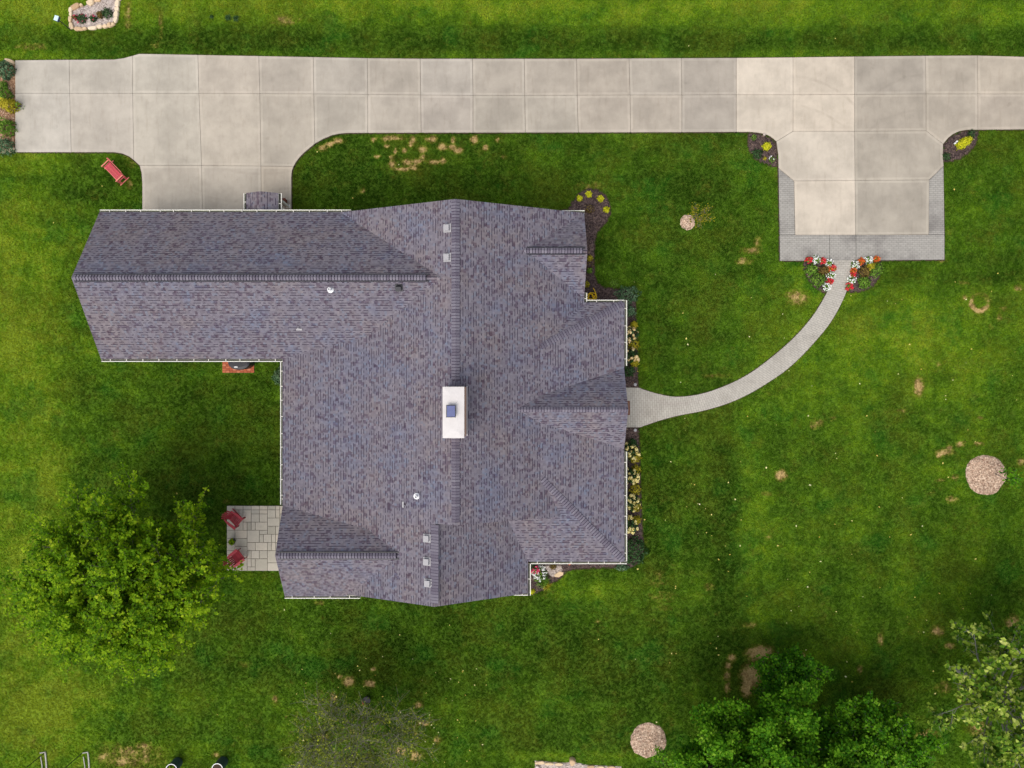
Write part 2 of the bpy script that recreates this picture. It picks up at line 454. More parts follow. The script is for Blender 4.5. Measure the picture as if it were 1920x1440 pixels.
PEBBLE = m_tone('pebble', [(0, (0.22, 0.18, 0.16)), (0.5, (0.42, 0.35, 0.31)), (1, (0.62, 0.54, 0.48))], 0.9, 0.15)
STONE = m_tone('tan_limestone', [(0, (0.44, 0.29, 0.165)), (0.5, (0.60, 0.44, 0.27)), (1, (0.70, 0.58, 0.42))], 0.85, 0.2, 9, 0.25)
WHITE = simple('white_metal', (0.86, 0.84, 0.76), 0.4, 0.4, var=0.05)
TROUGH = simple('gutter_inside', (0.44, 0.45, 0.35), 0.7, 0.2, var=0.3, scale=2.5)
SILT = simple('gutter_silt', (0.11, 0.11, 0.095), 0.95, 0.05, var=0.5, scale=2)
TRIM = simple('white_trim', (0.70, 0.67, 0.60), 0.6, 0.3, var=0.05)
SIDING = simple('tan_siding', (0.46, 0.40, 0.32), 0.8, 0.2)
BRICKW = m_brick('orange_brick', (0.64, 0.33, 0.22))
VENTM = simple('vent_grey_metal', (0.33, 0.32, 0.33), 0.5, 0.4, var=0.06)
BLACKM = simple('black_plastic', (0.018, 0.018, 0.024), 0.4, 0.4, var=0.3)
DKMETAL = simple('dark_blue_metal', (0.085, 0.10, 0.22), 0.35, 0.5, 0.3, var=0.2)
CHIMCAP = simple('chimney_crown_concrete', (0.60, 0.565, 0.545), 0.85, 0.2, var=0.16, scale=2.2)
PIPEW = simple('white_pipe', (0.80, 0.80, 0.80), 0.4, 0.4, var=0.03)
REDW = m_tone('red_painted_wood', [(0, (0.22, 0.014, 0.020)), (0.5, (0.36, 0.030, 0.045)), (1, (0.50, 0.07, 0.085))], 0.45, 0.4, 7, 0.16)
PINKR = m_tone('sun_faded_red_wood', [(0, (0.48, 0.05, 0.075)), (0.5, (0.62, 0.085, 0.12)), (1, (0.66, 0.22, 0.16))], 0.55, 0.3, 7, 0.14)
GLASS = simple('window_glass', (0.03, 0.04, 0.05), 0.08, 0.6)
ORBRICK = m_tone('orange_red_brick', [(0, (0.34, 0.085, 0.04)), (0.5, (0.47, 0.13, 0.06)), (1, (0.56, 0.22, 0.12))], 0.85, 0.2, 16, 0.2)
YELLOW = simple('yellow_rubber', (0.95, 0.60, 0.010), 0.5, 0.3)
BARK = m_tone('tree_bark', [(0, (0.10, 0.08, 0.065)), (1, (0.20, 0.17, 0.14))], 0.95, 0.1, 14, 0.35)
GREYBARK = m_tone('pale_grey_bark', [(0, (0.17, 0.165, 0.14)), (1, (0.34, 0.33, 0.30))], 0.95, 0.1, 14, 0.25)
TWIGM = m_tone('lichen_twig', [(0, (0.12, 0.115, 0.075)), (1, (0.32, 0.30, 0.23))], 0.95, 0.1, 14, 0.25)
TERRAB = simple('brown_board', (0.13, 0.035, 0.02), 0.8, 0.2)
L_MAPLE = m_leaf('maple_leaf', [(0, (0.030, 0.090, 0.002)), (0.35, (0.115, 0.245, 0.005)), (0.7, (0.27, 0.42, 0.010)), (1, (0.50, 0.56, 0.035))], 0.4)
L_OAK = m_leaf('dark_green_leaf', [(0, (0.012, 0.065, 0.003)), (0.35, (0.050, 0.175, 0.006)), (0.75, (0.150, 0.340, 0.012)), (1, (0.32, 0.48, 0.05))], 0.4)
L_PALE = m_leaf('pale_sycamore_leaf', [(0, (0.012, 0.048, 0.003)), (0.4, (0.070, 0.160, 0.009)), (0.72, (0.27, 0.37, 0.04)), (1, (0.62, 0.64, 0.20))], 0.25)
L_SPARSE = m_leaf('sparse_leaf', [(0, (0.030, 0.050, 0.008)), (0.45, (0.085, 0.115, 0.016)), (0.8, (0.19, 0.22, 0.03)), (1, (0.44, 0.50, 0.03))], 0.25)
L_LIME = m_leaf('lime_leaf', [(0, (0.28, 0.32, 0.010)), (0.5, (0.55, 0.56, 0.014)), (1, (0.78, 0.72, 0.06))], 0.25)
L_OLIVE = m_leaf('olive_leaf', [(0, (0.17, 0.165, 0.012)), (0.5, (0.37, 0.33, 0.018)), (1, (0.56, 0.47, 0.05))], 0.25)
L_GREEN = m_leaf('mid_green_leaf', [(0, (0.045, 0.11, 0.014)), (0.5, (0.12, 0.24, 0.026)), (1, (0.25, 0.40, 0.06))], 0.3)
L_DARK = m_leaf('deep_green_leaf', [(0, (0.010, 0.032, 0.010)), (0.5, (0.028, 0.075, 0.020)), (1, (0.085, 0.15, 0.06))], 0.2)
L_BLUE = m_leaf('blue_green_leaf', [(0, (0.03, 0.075, 0.040)), (0.5, (0.085, 0.165, 0.080)), (1, (0.22, 0.32, 0.18))], 0.25)
L_BRONZE = m_leaf('bronze_leaf', [(0, (0.05, 0.03, 0.012)), (0.5, (0.13, 0.085, 0.025)), (1, (0.27, 0.20, 0.05))], 0.2)
F_CREAM = m_leaf('cream_petal', [(0, (0.62, 0.47, 0.10)), (0.5, (0.86, 0.72, 0.24)), (1, (0.92, 0.84, 0.46))], 0.15)
F_PEACH = m_leaf('peach_petal', [(0, (0.68, 0.46, 0.18)), (0.5, (0.85, 0.64, 0.28)), (1, (0.90, 0.76, 0.46))], 0.15)
F_WHITE = m_leaf('white_petal', [(0, (0.70, 0.70, 0.68)), (1, (0.88, 0.88, 0.88))], 0.1)
F_RED = m_leaf('red_petal', [(0, (0.42, 0.012, 0.02)), (0.6, (0.62, 0.025, 0.045)), (1, (0.75, 0.12, 0.12))], 0.15)
F_ORANGE = m_leaf('orange_red_petal', [(0, (0.45, 0.06, 0.015)), (0.6, (0.62, 0.11, 0.025)), (1, (0.70, 0.25, 0.05))], 0.15)
F_PINK = m_leaf('pink_petal', [(0, (0.55, 0.02, 0.10)), (1, (0.75, 0.12, 0.22))], 0.15)

# ------------------------------------------------------------------ lawn (one sheet to the horizon)
LUSH = [  # px, py, rx, ry, amount: turf tone, plus house and tree shade painted into the grass colour
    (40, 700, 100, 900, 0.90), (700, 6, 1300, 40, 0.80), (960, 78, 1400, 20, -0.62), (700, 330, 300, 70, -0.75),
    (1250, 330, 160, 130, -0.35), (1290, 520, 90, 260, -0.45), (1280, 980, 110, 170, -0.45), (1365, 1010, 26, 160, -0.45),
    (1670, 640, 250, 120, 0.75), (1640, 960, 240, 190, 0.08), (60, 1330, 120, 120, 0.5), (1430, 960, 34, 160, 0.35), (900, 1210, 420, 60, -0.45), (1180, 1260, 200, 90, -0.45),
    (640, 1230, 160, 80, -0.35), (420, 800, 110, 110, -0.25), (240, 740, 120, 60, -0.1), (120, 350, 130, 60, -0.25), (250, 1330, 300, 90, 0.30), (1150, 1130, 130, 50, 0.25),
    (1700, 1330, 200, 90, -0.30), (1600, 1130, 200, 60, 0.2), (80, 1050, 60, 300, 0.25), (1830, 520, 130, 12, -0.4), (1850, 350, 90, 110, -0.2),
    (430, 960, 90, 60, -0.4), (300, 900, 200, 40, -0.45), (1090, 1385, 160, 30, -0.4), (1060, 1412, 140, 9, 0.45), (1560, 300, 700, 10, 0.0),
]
DRY = [(1289, 417, 1, 1, 0.0)]
def dryp(x, y, rx, ry, a=1.0): DRY.append((x, y, rx, ry, a))
for q in [(603, 278, 10, 5), (618, 271, 9, 4), (634, 264, 11, 5), (737, 259, 20, 4), (724, 262, 8, 4), (774, 263, 6, 6), (770, 272, 5, 4), (812, 261, 8, 6), (800, 262, 5, 4), (850, 262, 4, 6), (889, 262, 8, 7),
          (793, 280, 8, 6), (758, 282, 5, 5), (829, 275, 8, 7), (848, 276, 9, 5), (858, 282, 11, 6), (742, 284, 4, 5), (708, 294, 6, 4), (734, 295, 6, 3), (735, 308, 7, 5), (765, 304, 10, 5), (782, 303, 9, 5), (792, 294, 5, 6),
          (757, 317, 18, 4), (775, 315, 9, 5), (812, 304, 12, 4), (831, 302, 5, 6), (700, 262, 5, 4), (725, 274, 5, 4), (910, 276, 5, 5), (933, 262, 4, 4), (680, 358, 4, 4), (945, 294, 6, 4, 0.7),
          (1495, 559, 20, 14, 0.75), (1480, 552, 8, 6, 0.7), (1410, 470, 22, 7, 0.62), (1395, 490, 16, 7, 0.62), (1420, 455, 8, 12, 0.55), (1828, 725, 1, 1, 0),
          (1722, 725, 9, 17, 1), (1464, 891, 10, 10, 1.1), (1805, 555, 1, 1, 0), (1808, 559, 5, 5, .8), (1770, 848, 18, 7, 0.8), (1762, 853, 7, 5), (1780, 840, 5, 5), (1800, 833, 12, 5, .75), (1836, 832, 10, 4, .75),
          (1790, 895, 9, 5, .75), (1762, 900, 10, 4, .6), (1785, 937, 12, 7, .7), (1690, 770, 9, 4, .7), (1760, 683, 5, 4, .7), (1838, 783, 6, 4, .7), (1880, 580, 8, 4, .7), (1873, 595, 5, 8, .6), (1858, 612, 5, 6, .6), (1915, 866, 8, 7, .9), (1806, 530, 12, 4, .6),
          (1910, 540, 10, 6, .7), (1425, 1225, 24, 13, 1.2), (1408, 1268, 18, 22, 1.2), (1400, 1290, 10, 16, 1.1), (1455, 1282, 9, 9, 1), (1372, 1234, 8, 7, 1), (1366, 1248, 6, 8, .95), (1363, 1268, 6, 10, .95), (1364, 1290, 5, 14, .85), (1440, 1290, 20, 6, .7),
          (1650, 1200, 6, 12, .8), (1757, 1183, 12, 9, .9), (1505, 1228, 6, 6, .7), (1612, 1256, 5, 9, .75), (1780, 1210, 10, 6, .8), (1815, 1300, 22, 30, .62), (1740, 1380, 22, 12, .72), (1685, 1346, 10, 8, .6), (1835, 1365, 22, 14, .75), (1406, 1172, 14, 6, .6), (1900, 1170, 14, 16, .85), (1770, 1290, 20, 16, .45),
          (653, 1278, 10, 9, 1.1), (636, 1269, 5, 4, .9), (699, 1255, 6, 4, .8), (693, 1282, 11, 8, .95), (625, 1309, 7, 9, 1), (516, 1312, 5, 7, .9), (784, 1321, 9, 6, .9), (796, 1356, 14, 5, .85), (662, 1374, 7, 8, .95), (607, 1380, 9, 8, .9), (752, 1408, 12, 8, .95), (780, 1417, 14, 10, .8), (730, 1414, 5, 4, .8), (819, 1388, 8, 7, .7), (718, 1424, 5, 6, .7), (598, 1300, 8, 6, .55), (776, 1364, 8, 6, .6), (536, 1342, 3, 3, .7), (780, 1375, 5, 4, .7),
          (245, 1418, 66, 26, .58), (270, 1400, 16, 8, .72), (232, 1425, 20, 14, .72), (195, 1420, 14, 12, .66), (60, 88, 34, 8, .48), (535, 38, 28, 11, .55), (62, 1390, 8, 12, .5), (302, 46, 5, 30, .5), (240, 25, 8, 34, .6), (243, 345, 7, 10, .6),
          (247, 298, 16, 16, .5), (200, 8, 20, 8, .55), (290, 85, 9, 6, .5), (425, 940, 8, 5, .55), (600, 1130, 12, 4, .6), (1120, 1165, 5, 4, .7), (1032, 400, 4, 3, 0), (1765, 488, 5, 5, .8), (460, 1245, 18, 8, .35),
          (1108, 350, 34, 12, .38), (1455, 310, 1, 1, 0), (1340, 705, 50, 5, .36), (1235, 1085, 30, 20, .35), (1240, 1120, 40, 14, .36), (1245, 1140, 20, 6, .4), (1530, 795, 14, 10, .6), (1560, 785, 8, 5, .55), (1438, 925, 10, 6, .55), (1440, 1008, 7, 6, .6),
          (545, 1330, 40, 30, .2), (405, 1415, 8, 6, .7), (1330, 1100, 14, 10, .4), (1345, 1150, 10, 6, .3), (660, 1290, 150, 60, .12)]:
    dryp(q[0], q[1], q[2], q[3], (q[4] if len(q) > 4 else 1.0) * .90)

def lawn():
    def axis(lo, hi, step):
        a = np.arange(lo, hi + step / 2, step)
        out = [-700, -300, -120, -60]
        return np.concatenate([[v for v in out if v < lo - 5], a, [-v for v in reversed(out) if -v > hi + 5]])
    xs = axis(-33, 33, 0.14); ys = axis(-25, 25, 0.14)
    X, Y = np.meshgrid(xs, ys)
    nx, ny = len(xs), len(ys)
    px = X / K + 960; py = 720 - Y / K
    lush_shade = np.zeros_like(X); dry = np.zeros_like(X)
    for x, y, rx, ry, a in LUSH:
        lush_shade += a * np.exp(-(((px - x) / rx) ** 2 + ((py - y) / ry) ** 2))
    def strip(x0, x1, y0, y1, a, e=4.0, ey=None):      # a mown strip with a fairly sharp side
        ey = ey or e
        sg = lambda q: 1 / (1 + np.exp(-np.clip(q, -40, 40)))
        return a * sg((px - x0) / e) * sg((x1 - px) / e) * sg((py - y0) / ey) * sg((y1 - py) / ey)
    wob = 5 * np.sin(py / 37.0) + 3 * np.sin(py / 13.0)
    px = px + wob
    lush_shade += strip(1335, 1388, 800, 1180, -0.38, 5, 20) + strip(1388, 1445, 850, 1110, 0.34, 4, 22) + strip(1395, 1470, 760, 860, -0.34, 8, 10) + strip(1205, 1250, 830, 1060, -0.22, 6, 20)
    lush_shade += strip(1690, 1960, 470, 527, -0.30, 20, 3) + strip(960, 1400, 1395, 1412, -0.30, 20, 2.5) + strip(960, 1400, 1412, 1428, 0.38, 20, 3) + strip(150, 290, 560, 900, 0.12, 6, 20) + strip(80, 120, 300, 1400, 0.16, 5, 30) + strip(1360, 1385, 1180, 1330, -0.3, 5, 10)
    px = px - wob
    # mower passes: east-west in front of the drive, north-south beside the house
    m = 0.13 * np.sign(np.sin(py / 15.0)) * (py < 400) + 0.085 * np.sign(np.sin((px + py * 0.02) / 17.0)) * ((px > 1200) & (py > 500)) + 0.10 * np.sign(np.sin(py / 17.0)) * ((py > 1000) & (px < 1200))
    lush_shade += m * (0.75 + 0.5 * np.sin(px / 61.0) * np.sin(py / 47.0))
    for x, y, rx, ry, a in DRY:
        w = (np.abs(px - x) < rx * 4 + 6) & (np.abs(py - y) < ry * 4 + 6)
        g = a * np.exp(-0.8 * (((px - x) / rx) ** 2 + ((py - y) / ry) ** 2))
        dry = np.where(w, np.maximum(dry, g), dry)
    rr = np.hypot(px - 1837, py - 567)                        # the worn ring
    dry = np.maximum(dry, 0.95 * np.exp(-((rr - 16) / 5.0) ** 2) * (0.75 + 0.35 * np.sin(np.arctan2(py - 567, px - 1837) - 0.2)))
    me = bpy.data.meshes.new('lawn')
    co = np.stack([X.ravel(), Y.ravel(), np.zeros(X.size)], 1)
    i = np.arange(ny - 1)[:, None] * nx + np.arange(nx - 1)[None, :]
    f = np.stack([i, i + 1, i + nx + 1, i + nx], -1).reshape(-1, 4)
    me.vertices.add(len(co)); me.vertices.foreach_set('co', co.ravel())
    me.loops.add(f.size); me.loops.foreach_set('vertex_index', f.ravel())
    me.polygons.add(len(f)); me.polygons.foreach_set('loop_start', np.arange(0, f.size, 4))
    me.update(calc_edges=True)
    for nm, d in (('lush_shade', lush_shade), ('dry', dry)):
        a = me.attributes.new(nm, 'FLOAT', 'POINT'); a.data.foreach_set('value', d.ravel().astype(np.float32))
    me.materials.append(LAWN)
    o = bpy.data.objects.new('lawn', me); COL.objects.link(o)
    tag(o, kind='structure')
    return o, lush_shade, dry, xs, ys
LAWN_O, LUSH_SHADE_A, DRY_A, LXS, LYS = lawn()

# ------------------------------------------------------------------ driveway
A_ = (1.0, 1.0, 1.0)
LG = (0.98, 1.0, 1.01); MG = (0.90, 0.905, 0.92); TN = (0.80, 0.79, 0.775); CR = (1.16, 1.13, 1.09); TD = (0.76, 0.75, 0.735)
SLABS = [
    ([(30, 114), (131, 113), (132, 176), (30, 176)], LG), ([(131, 113), (215, 112.5), (233, 110), (250, 105.5), (250, 176), (132, 176)], (0.97, 0.98, 0.98)),
    ([(250, 105.5), (262, 102), (300, 102.5), (372, 104), (374, 176), (250, 176)], (0.93, 0.94, 0.93)), ([(372, 104), (486, 106), (488, 176.5), (374, 176)], (0.98, 0.96, 0.94)),
    ([(486, 106), (588, 108), (589, 177), (488, 176.5)], (0.86, 0.85, 0.84)), ([(588, 108), (689, 110), (690, 178), (589, 177)], (0.86, 0.86, 0.86)), ([(689, 110), (788, 111), (789, 179), (690, 178)], (0.87, 0.86, 0.85)),
    ([(788, 111), (886, 111), (887, 180), (789, 179)], (0.86, 0.86, 0.87)), ([(886, 111), (983, 111), (984, 180), (887, 180)], (0.84, 0.83, 0.82)), ([(983, 111), (1081, 111), (1082, 179.5), (984, 180)], (0.85, 0.835, 0.82)),
    ([(1081, 111), (1179, 110.5), (1181, 179), (1082, 179.5)], (0.83, 0.81, 0.79)), ([(1179, 110.5), (1277, 110), (1278, 179), (1181, 179)], (0.84, 0.83, 0.82)), ([(1277, 110), (1380, 109.5), (1380, 178.5), (1278, 179)], (0.76, 0.75, 0.745)),
    ([(1380, 109.5), (1486, 108.5), (1486, 178.5), (1380, 178.5)], CR), ([(1486, 108.5), (1601, 107), (1601, 178), (1486, 178.5)], (1.15, 1.11, 1.06)), ([(1601, 107), (1734, 105.5), (1735, 177), (1601, 178)], TD),
    ([(1734, 105.5), (1831, 105), (1832, 177), (1735, 177)], (0.82, 0.80, 0.77)), ([(1831, 105), (1935, 108), (1936, 177), (1832, 177)], (0.86, 0.83, 0.79)), ([(1935, 108), (2040, 110), (2040, 177), (1936, 177)], (0.84, 0.82, 0.78)), ([(2040, 110), (2400, 112), (2400, 177), (2040, 177)], (0.84, 0.82, 0.78)),
    ([(30, 176), (132, 176), (135, 286), (30, 286)], (1.0, 1.02, 1.04)), ([(132, 176), (250, 176), (252, 301), (243, 294), (230, 288.5), (215, 286), (135, 286)], (0.98, 0.98, 0.98)),
    ([(250, 176), (374, 176), (379, 311), (263, 311), (258, 306.5), (252, 301)], (0.95, 0.955, 0.94)), ([(374, 176), (488, 176.5), (490, 312), (379, 311)], (0.98, 0.965, 0.94)),
    ([(488, 176.5), (589, 177), (591, 270), (580, 279), (570, 287.5), (562, 296), (556, 304), (551, 313), (490, 312)], (0.88, 0.87, 0.85)),
    ([(589, 177), (690, 178), (690, 250), (650, 250), (636, 251.5), (622, 254.5), (607, 261), (591, 270)], (0.88, 0.88, 0.87)),
    ([(690, 178), (789, 179), (790, 249.6), (690, 250)], (0.88, 0.87, 0.86)), ([(789, 179), (887, 180), (887, 249.4), (790, 249.6)], (0.85, 0.84, 0.845)), ([(887, 180), (984, 180), (985, 249.2), (887, 249.4)], (0.85, 0.845, 0.83)),
    ([(984, 180), (1082, 179.5), (1084, 249), (985, 249.2)], (0.85, 0.845, 0.83)), ([(1082, 179.5), (1181, 179), (1182, 248.8), (1084, 249)], (0.85, 0.83, 0.81)), ([(1181, 179), (1278, 179), (1278, 248.5), (1182, 248.8)], (0.85, 0.83, 0.81)), ([(1278, 179), (1380, 178.5), (1380, 248), (1278, 248.5)], (0.78, 0.77, 0.765)),
    ([(1380, 178.5), (1486, 178.5), (1486, 247), (1455, 266), (1450, 261), (1443, 256), (1434, 252), (1422, 249.5), (1405, 248), (1380, 248)], (1.15, 1.12, 1.08)),
    ([(1486, 178.5), (1601, 178), (1601, 247), (1486, 247)], (1.16, 1.12, 1.07)), ([(1601, 178), (1735, 177), (1735, 246), (1601, 247)], (0.79, 0.775, 0.75)),
    ([(1735, 177), (1832, 177), (1832, 244), (1810, 244.3), (1797, 247), (1786, 252), (1777, 259), (1767, 271), (1735, 246)], (0.82, 0.80, 0.77)), ([(1832, 177), (1936, 177), (1936, 243), (1832, 244)], (0.85, 0.82, 0.79)), ([(1936, 177), (2040, 177), (2040, 243), (1936, 243)], (0.84, 0.82, 0.78)), ([(2040, 177), (2400, 177), (2400, 243), (2040, 243)], (0.84, 0.82, 0.78)),
    ([(263, 311), (379, 311), (381, 424), (268, 424), (268, 345), (266.5, 325)], (0.93, 0.925, 0.91)), ([(379, 311), (490, 312), (491, 424), (381, 424)], (0.92, 0.91, 0.895)), ([(490, 312), (551, 313), (548, 321), (547, 332), (547, 424), (491, 424)], (0.90, 0.87, 0.83)),
    ([(1486, 247), (1601, 247), (1602, 339), (1488, 340), (1459, 316), (1458.5, 290), (1455, 266)], (1.10, 1.08, 1.05)), ([(1601, 247), (1735, 246), (1767, 271), (1766.5, 295), (1768, 312), (1741, 338), (1602, 339)], (0.81, 0.80, 0.775)),
    ([(1488, 340), (1602, 339), (1603, 441), (1490, 441)], (1.14, 1.11, 1.07)), ([(1602, 339), (1741, 338), (1740, 440.5), (1603, 441)], (0.79, 0.785, 0.765)),
]
DRIVE_POLYS = []
def driveway():
    b = MB(); base = MB()
    for i, (poly, tint) in enumerate(SLABS):
        w = ccw(pxpoly(poly)); DRIVE_POLYS.append(w)
        base.prism(offset(w, 0.05), 0.0, 0.012, 0, bottom=False)
        g = 0.009
        top = offset(w, -g); inn = offset(w, -0.15)
        j = 1 + random.uniform(-0.02, 0.02)
        tint = tuple(c * j for c in tint)
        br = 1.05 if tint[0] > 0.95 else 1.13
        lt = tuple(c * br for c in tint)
        n = len(top)
        for k in range(n):
            a, c = top[k], top[(k + 1) % n]; d, e = inn[(k + 1) % n], inn[k]
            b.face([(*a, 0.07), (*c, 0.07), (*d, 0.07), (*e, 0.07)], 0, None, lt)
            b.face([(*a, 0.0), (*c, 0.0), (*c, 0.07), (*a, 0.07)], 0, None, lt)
        b.face([(*q, 0.07) for q in inn], 0, None, tint)
    o = b.build('driveway', CONC); tag(o, kind='structure')
    s = base.build('driveway_soil_edge', SOIL); tag(s, kind='structure')
driveway()

def apron():
    b = MB(); e = MB()
    for poly in ([(1459, 316), (1488, 340), (1490, 441), (1461, 441)], [(1461, 441), (1555, 441), (1555, 489), (1461.5, 489.5)], [(1555, 441), (1604, 441), (1604, 489), (1555, 489)], [(1604, 441), (1770, 440.5), (1770, 487.5), (1604, 489)], [(1741, 338), (1768, 312), (1770, 440.5), (1740, 440.5)]):
        w = ccw(pxpoly(poly)); DRIVE_POLYS.append(w)
        t = offset(w, -0.012)
        b.face([(*q, 0.055) for q in t], 0, [(q[0], q[1]) for q in t])
        n = len(t)
        for k in range(n):
            a, c = t[k], t[(k + 1) % n]
            b.face([(*a, 0), (*c, 0), (*c, 0.055), (*a, 0.055)], 0, [(0, 0)] * 4)
        e.prism(offset(w, 0.05), 0, 0.010, 0)
    tag(b.build('paved_border', STAMP), kind='structure'); tag(e.build('paved_border_soil_edge', SOIL), kind='structure')
apron()

WL = [(1562, 488), (1562, 503), (1561, 520), (1553, 542), (1538, 570), (1520, 597), (1496, 625), (1470, 650), (1440, 675), (1410, 697), (1380, 714), (1345, 729), (1308, 740), (1268, 744), (1235, 739), (1205, 730), (1196, 727), (1165, 727)]
WR = [(1601, 488), (1598, 503), (1594, 522), (1585, 550), (1570, 582), (1552, 611), (1528, 640), (1502, 668), (1472, 695), (1440, 717), (1405, 738), (1365, 756), (1318, 770), (1272, 779), (1238, 788), (1208, 798), (1198, 801), (1165, 801)]
def walkway():
    L = [P(*p).xy for p in [tuple(v) for v in smooth_path(WL, 5)]]; R = [P(*p).xy for p in [tuple(v) for v in smooth_path(WR, 5)]]
    b = MB(); e = MB(); acc = 0
    for i in range(len(L) - 1):
        m0 = (L[i] + R[i]) / 2; m1 = (L[i + 1] + R[i + 1]) / 2
        d = (m1 - m0).length
        w0 = (L[i] - R[i]).length; w1 = (L[i + 1] - R[i + 1]).length
        b.face([(*L[i], 0.05), (*R[i], 0.05), (*R[i + 1], 0.05), (*L[i + 1], 0.05)], 0, [(-w0 / 2, acc), (w0 / 2, acc), (w1 / 2, acc + d), (-w1 / 2, acc + d)])
        for a, c in ((L[i], L[i + 1]), (R[i + 1], R[i])):
            b.face([(*a, 0), (*c, 0), (*c, 0.05), (*a, 0.05)], 0, [(0, 0)] * 4)
        acc += d
    poly = [tuple(p) for p in L] + [tuple(p) for p in reversed(R)]
    DRIVE_POLYS.append(ccw(poly))
    e.prism(offset(poly, 0.04), 0, 0.008, 0)
    tag(b.build('garden_path', WALKP), kind='structure'); tag(e.build('garden_path_soil_edge', SOIL), kind='structure')
walkway()

def patio():
    x0, y0 = P(426, 1070).xy; x1, y1 = P(545, 948).xy
    w = ccw([(x0, y0), (x1, y0), (x1, y1), (x0, y1)]); DRIVE_POLYS.append(w)
    b = MB()
    b.prism(w, 0.0, 0.030, 1)
    u = 0.2286; nx = int((x1 - x0) / u) + 1; ny = int(round((y1 - y0) / u))
    u2 = (y1 - y0) / ny
    used = np.zeros((nx, ny), bool); rnd = random.Random(5)
    for j in range(ny):
        for i in range(nx):
            if used[i, j]: continue
            opts = [(3, 2), (2, 3), (2, 2), (1, 2), (2, 1), (3, 3), (2, 2)]
            rnd.shuffle(opts)
            for a, c in opts + [(1, 1)]:
                if i + a <= nx and j + c <= ny and not used[i:i + a, j:j + c].any(): break
            used[i:i + a, j:j + c] = True
            q = [(x0 + i * u, y0 + j * u2), (x0 + (i + a) * u, y0 + j * u2), (x0 + (i + a) * u, y0 + (j + c) * u2), (x0 + i * u, y0 + (j + c) * u2)]
            b.prism(offset(q, -0.012), 0.02, 0.055 + rnd.uniform(0, 0.004), 0, tone=rnd.random())
    tag(b.build('patio', [FLAG, JOINT]), kind='structure')
patio()

# ------------------------------------------------------------------ house
HOUSE = empty('house', (0, 0, 0), 0, 'large one-storey house with a mauve grey shingle roof and white gutters', 'house')
V = Vector
RN = V((-2.73, 8.942, 5.5)); RS = V((-2.73, -6.83, 5.5))
NL = V((-8.92, 8.942, 2.90)); WT = V((-3.444, 5.187, 5.2)); B1 = V((-7.373, 2.463, 3.55)); B2 = V((-7.373, -7.43, 3.55)); PT = V((-5.587, -8.595, 4.3)); SL = V((-8.54, -10.91, 3.06))
SRS = V((-3.785, -10.91, 5.057)); SRN = V((-3.785, -6.83, 5.057))
C1 = V((-11.96, 1.307, 2.85)); C2 = V((-11.96, -6.34, 2.85))
WR0 = V((-21.48, 5.187, 5.2)); WNW = V((-21.48, 8.95, 2.90)); WSW = V((-21.43, 1.307, 2.85))
PA = V((-11.86, -8.595, 4.3)); PSW = V((-11.80, -11.02, 3.0)); PSE = V((-8.60, -11.02, 3.0))
MS = V((2.577, -6.83, 3.271)); HS = V((1.43, -4.745, 3.753)); HN = V((1.43, 1.90, 3.753)); EVS = V((1.43, -1.973, 3.753)); EVN = V((1.43, -0.593, 3.753)); ET = V((0.246, -1.283, 4.25))
E0 = V((3.78, 4.27, 2.75)); GS = V((3.77, 4.47, 2.755)); NTI = V((0.72, 6.72, 4.05)); GN = V((3.77, 8.942, 2.765)); GA = V((3.80, 6.72, 4.05))
EEN = V((5.87, 0.838, 2.705)); ENE = V((5.89, 4.27, 2.70)); ESE = V((5.89, -9.30, 2.70)); EES = V((5.87, -3.40, 2.705)); EA = V((5.83, -1.283, 4.25))
SV = V((-0.284, -6.83, 3.271)); SC1 = V((0.838, -9.30, 2.70)); SC2 = V((0.838, -10.95, 2.70))
ROOF_FACES = [
    [RN, NL, WT, B1, B2, PT, SL, SRS, SRN, RS], [B1, C1, C2, B2], [WR0, WT, NL, WNW], [WR0, WSW, C1, B1, WT], [PA, C2, B2, PT], [PA, PT, SL, PSE, PSW],
    [RN, RS, MS, HS, EVS, ET, EVN, HN, E0, GS, NTI, GN], [HN, EVN, EEN, ENE], [EVS, HS, ESE, EES], [HN, ENE, E0], [HS, MS, SV, SC1, ESE], [ET, EVN, EEN, EA], [ET, EA, EES, EVS],
    [NTI, GN, GA], [NTI, GA, GS], [SRN, SV, SC1, SC2, SRS],
]
def facen(poly):
    n = V((0, 0, 0))
    for i in range(len(poly)):
        a, b = poly[i], poly[(i + 1) % len(poly)]
        n += V(((a.y - b.y) * (a.z + b.z), (a.z - b.z) * (a.x + b.x), (a.x - b.x) * (a.y + b.y)))
    n.normalize()
    return n
def roof_face(b, poly, th=0.15):
    n = facen(poly)
    if n.z < 0: poly = list(reversed(poly)); n = -n
    t = V((0, 0, 1)).cross(n)
    t = t.normalized() if t.length > 1e-4 else V((1, 0, 0))
    s = n.cross(t)
    b.face(poly, 0, [(p.dot(t), p.dot(s)) for p in poly])
    return poly
def make_roof(name, faces, parent, th=0.15):
    b = MB(); ps = [roof_face(b, f) for f in faces]
    key = lambda p: (round(p.x, 3), round(p.y, 3), round(p.z, 3))
    cnt = {}
    for p in ps:
        for i in range(len(p)):
            e = (key(p[i]), key(p[(i + 1) % len(p)])); cnt[e] = 1
    for p in ps:
        for i in range(len(p)):
            a, c = p[i], p[(i + 1) % len(p)]
            if (key(c), key(a)) not in cnt:
                dz = V((0, 0, th))
                b.face([a - dz, c - dz, c, a], 1, [(0, 0)] * 4)
        b.face([q - V((0, 0, th)) for q in reversed(p)], 1, [(0, 0)] * len(p))
    return b.build(name, [SHINGLE, TRIM], parent), ps
ROOF, RPS = make_roof('roof', ROOF_FACES, HOUSE)
vv = []; ff = []
for p in RPS:
    i = len(vv); vv += [tuple(q) for q in p]; ff.append(tuple(range(i, i + len(p))))
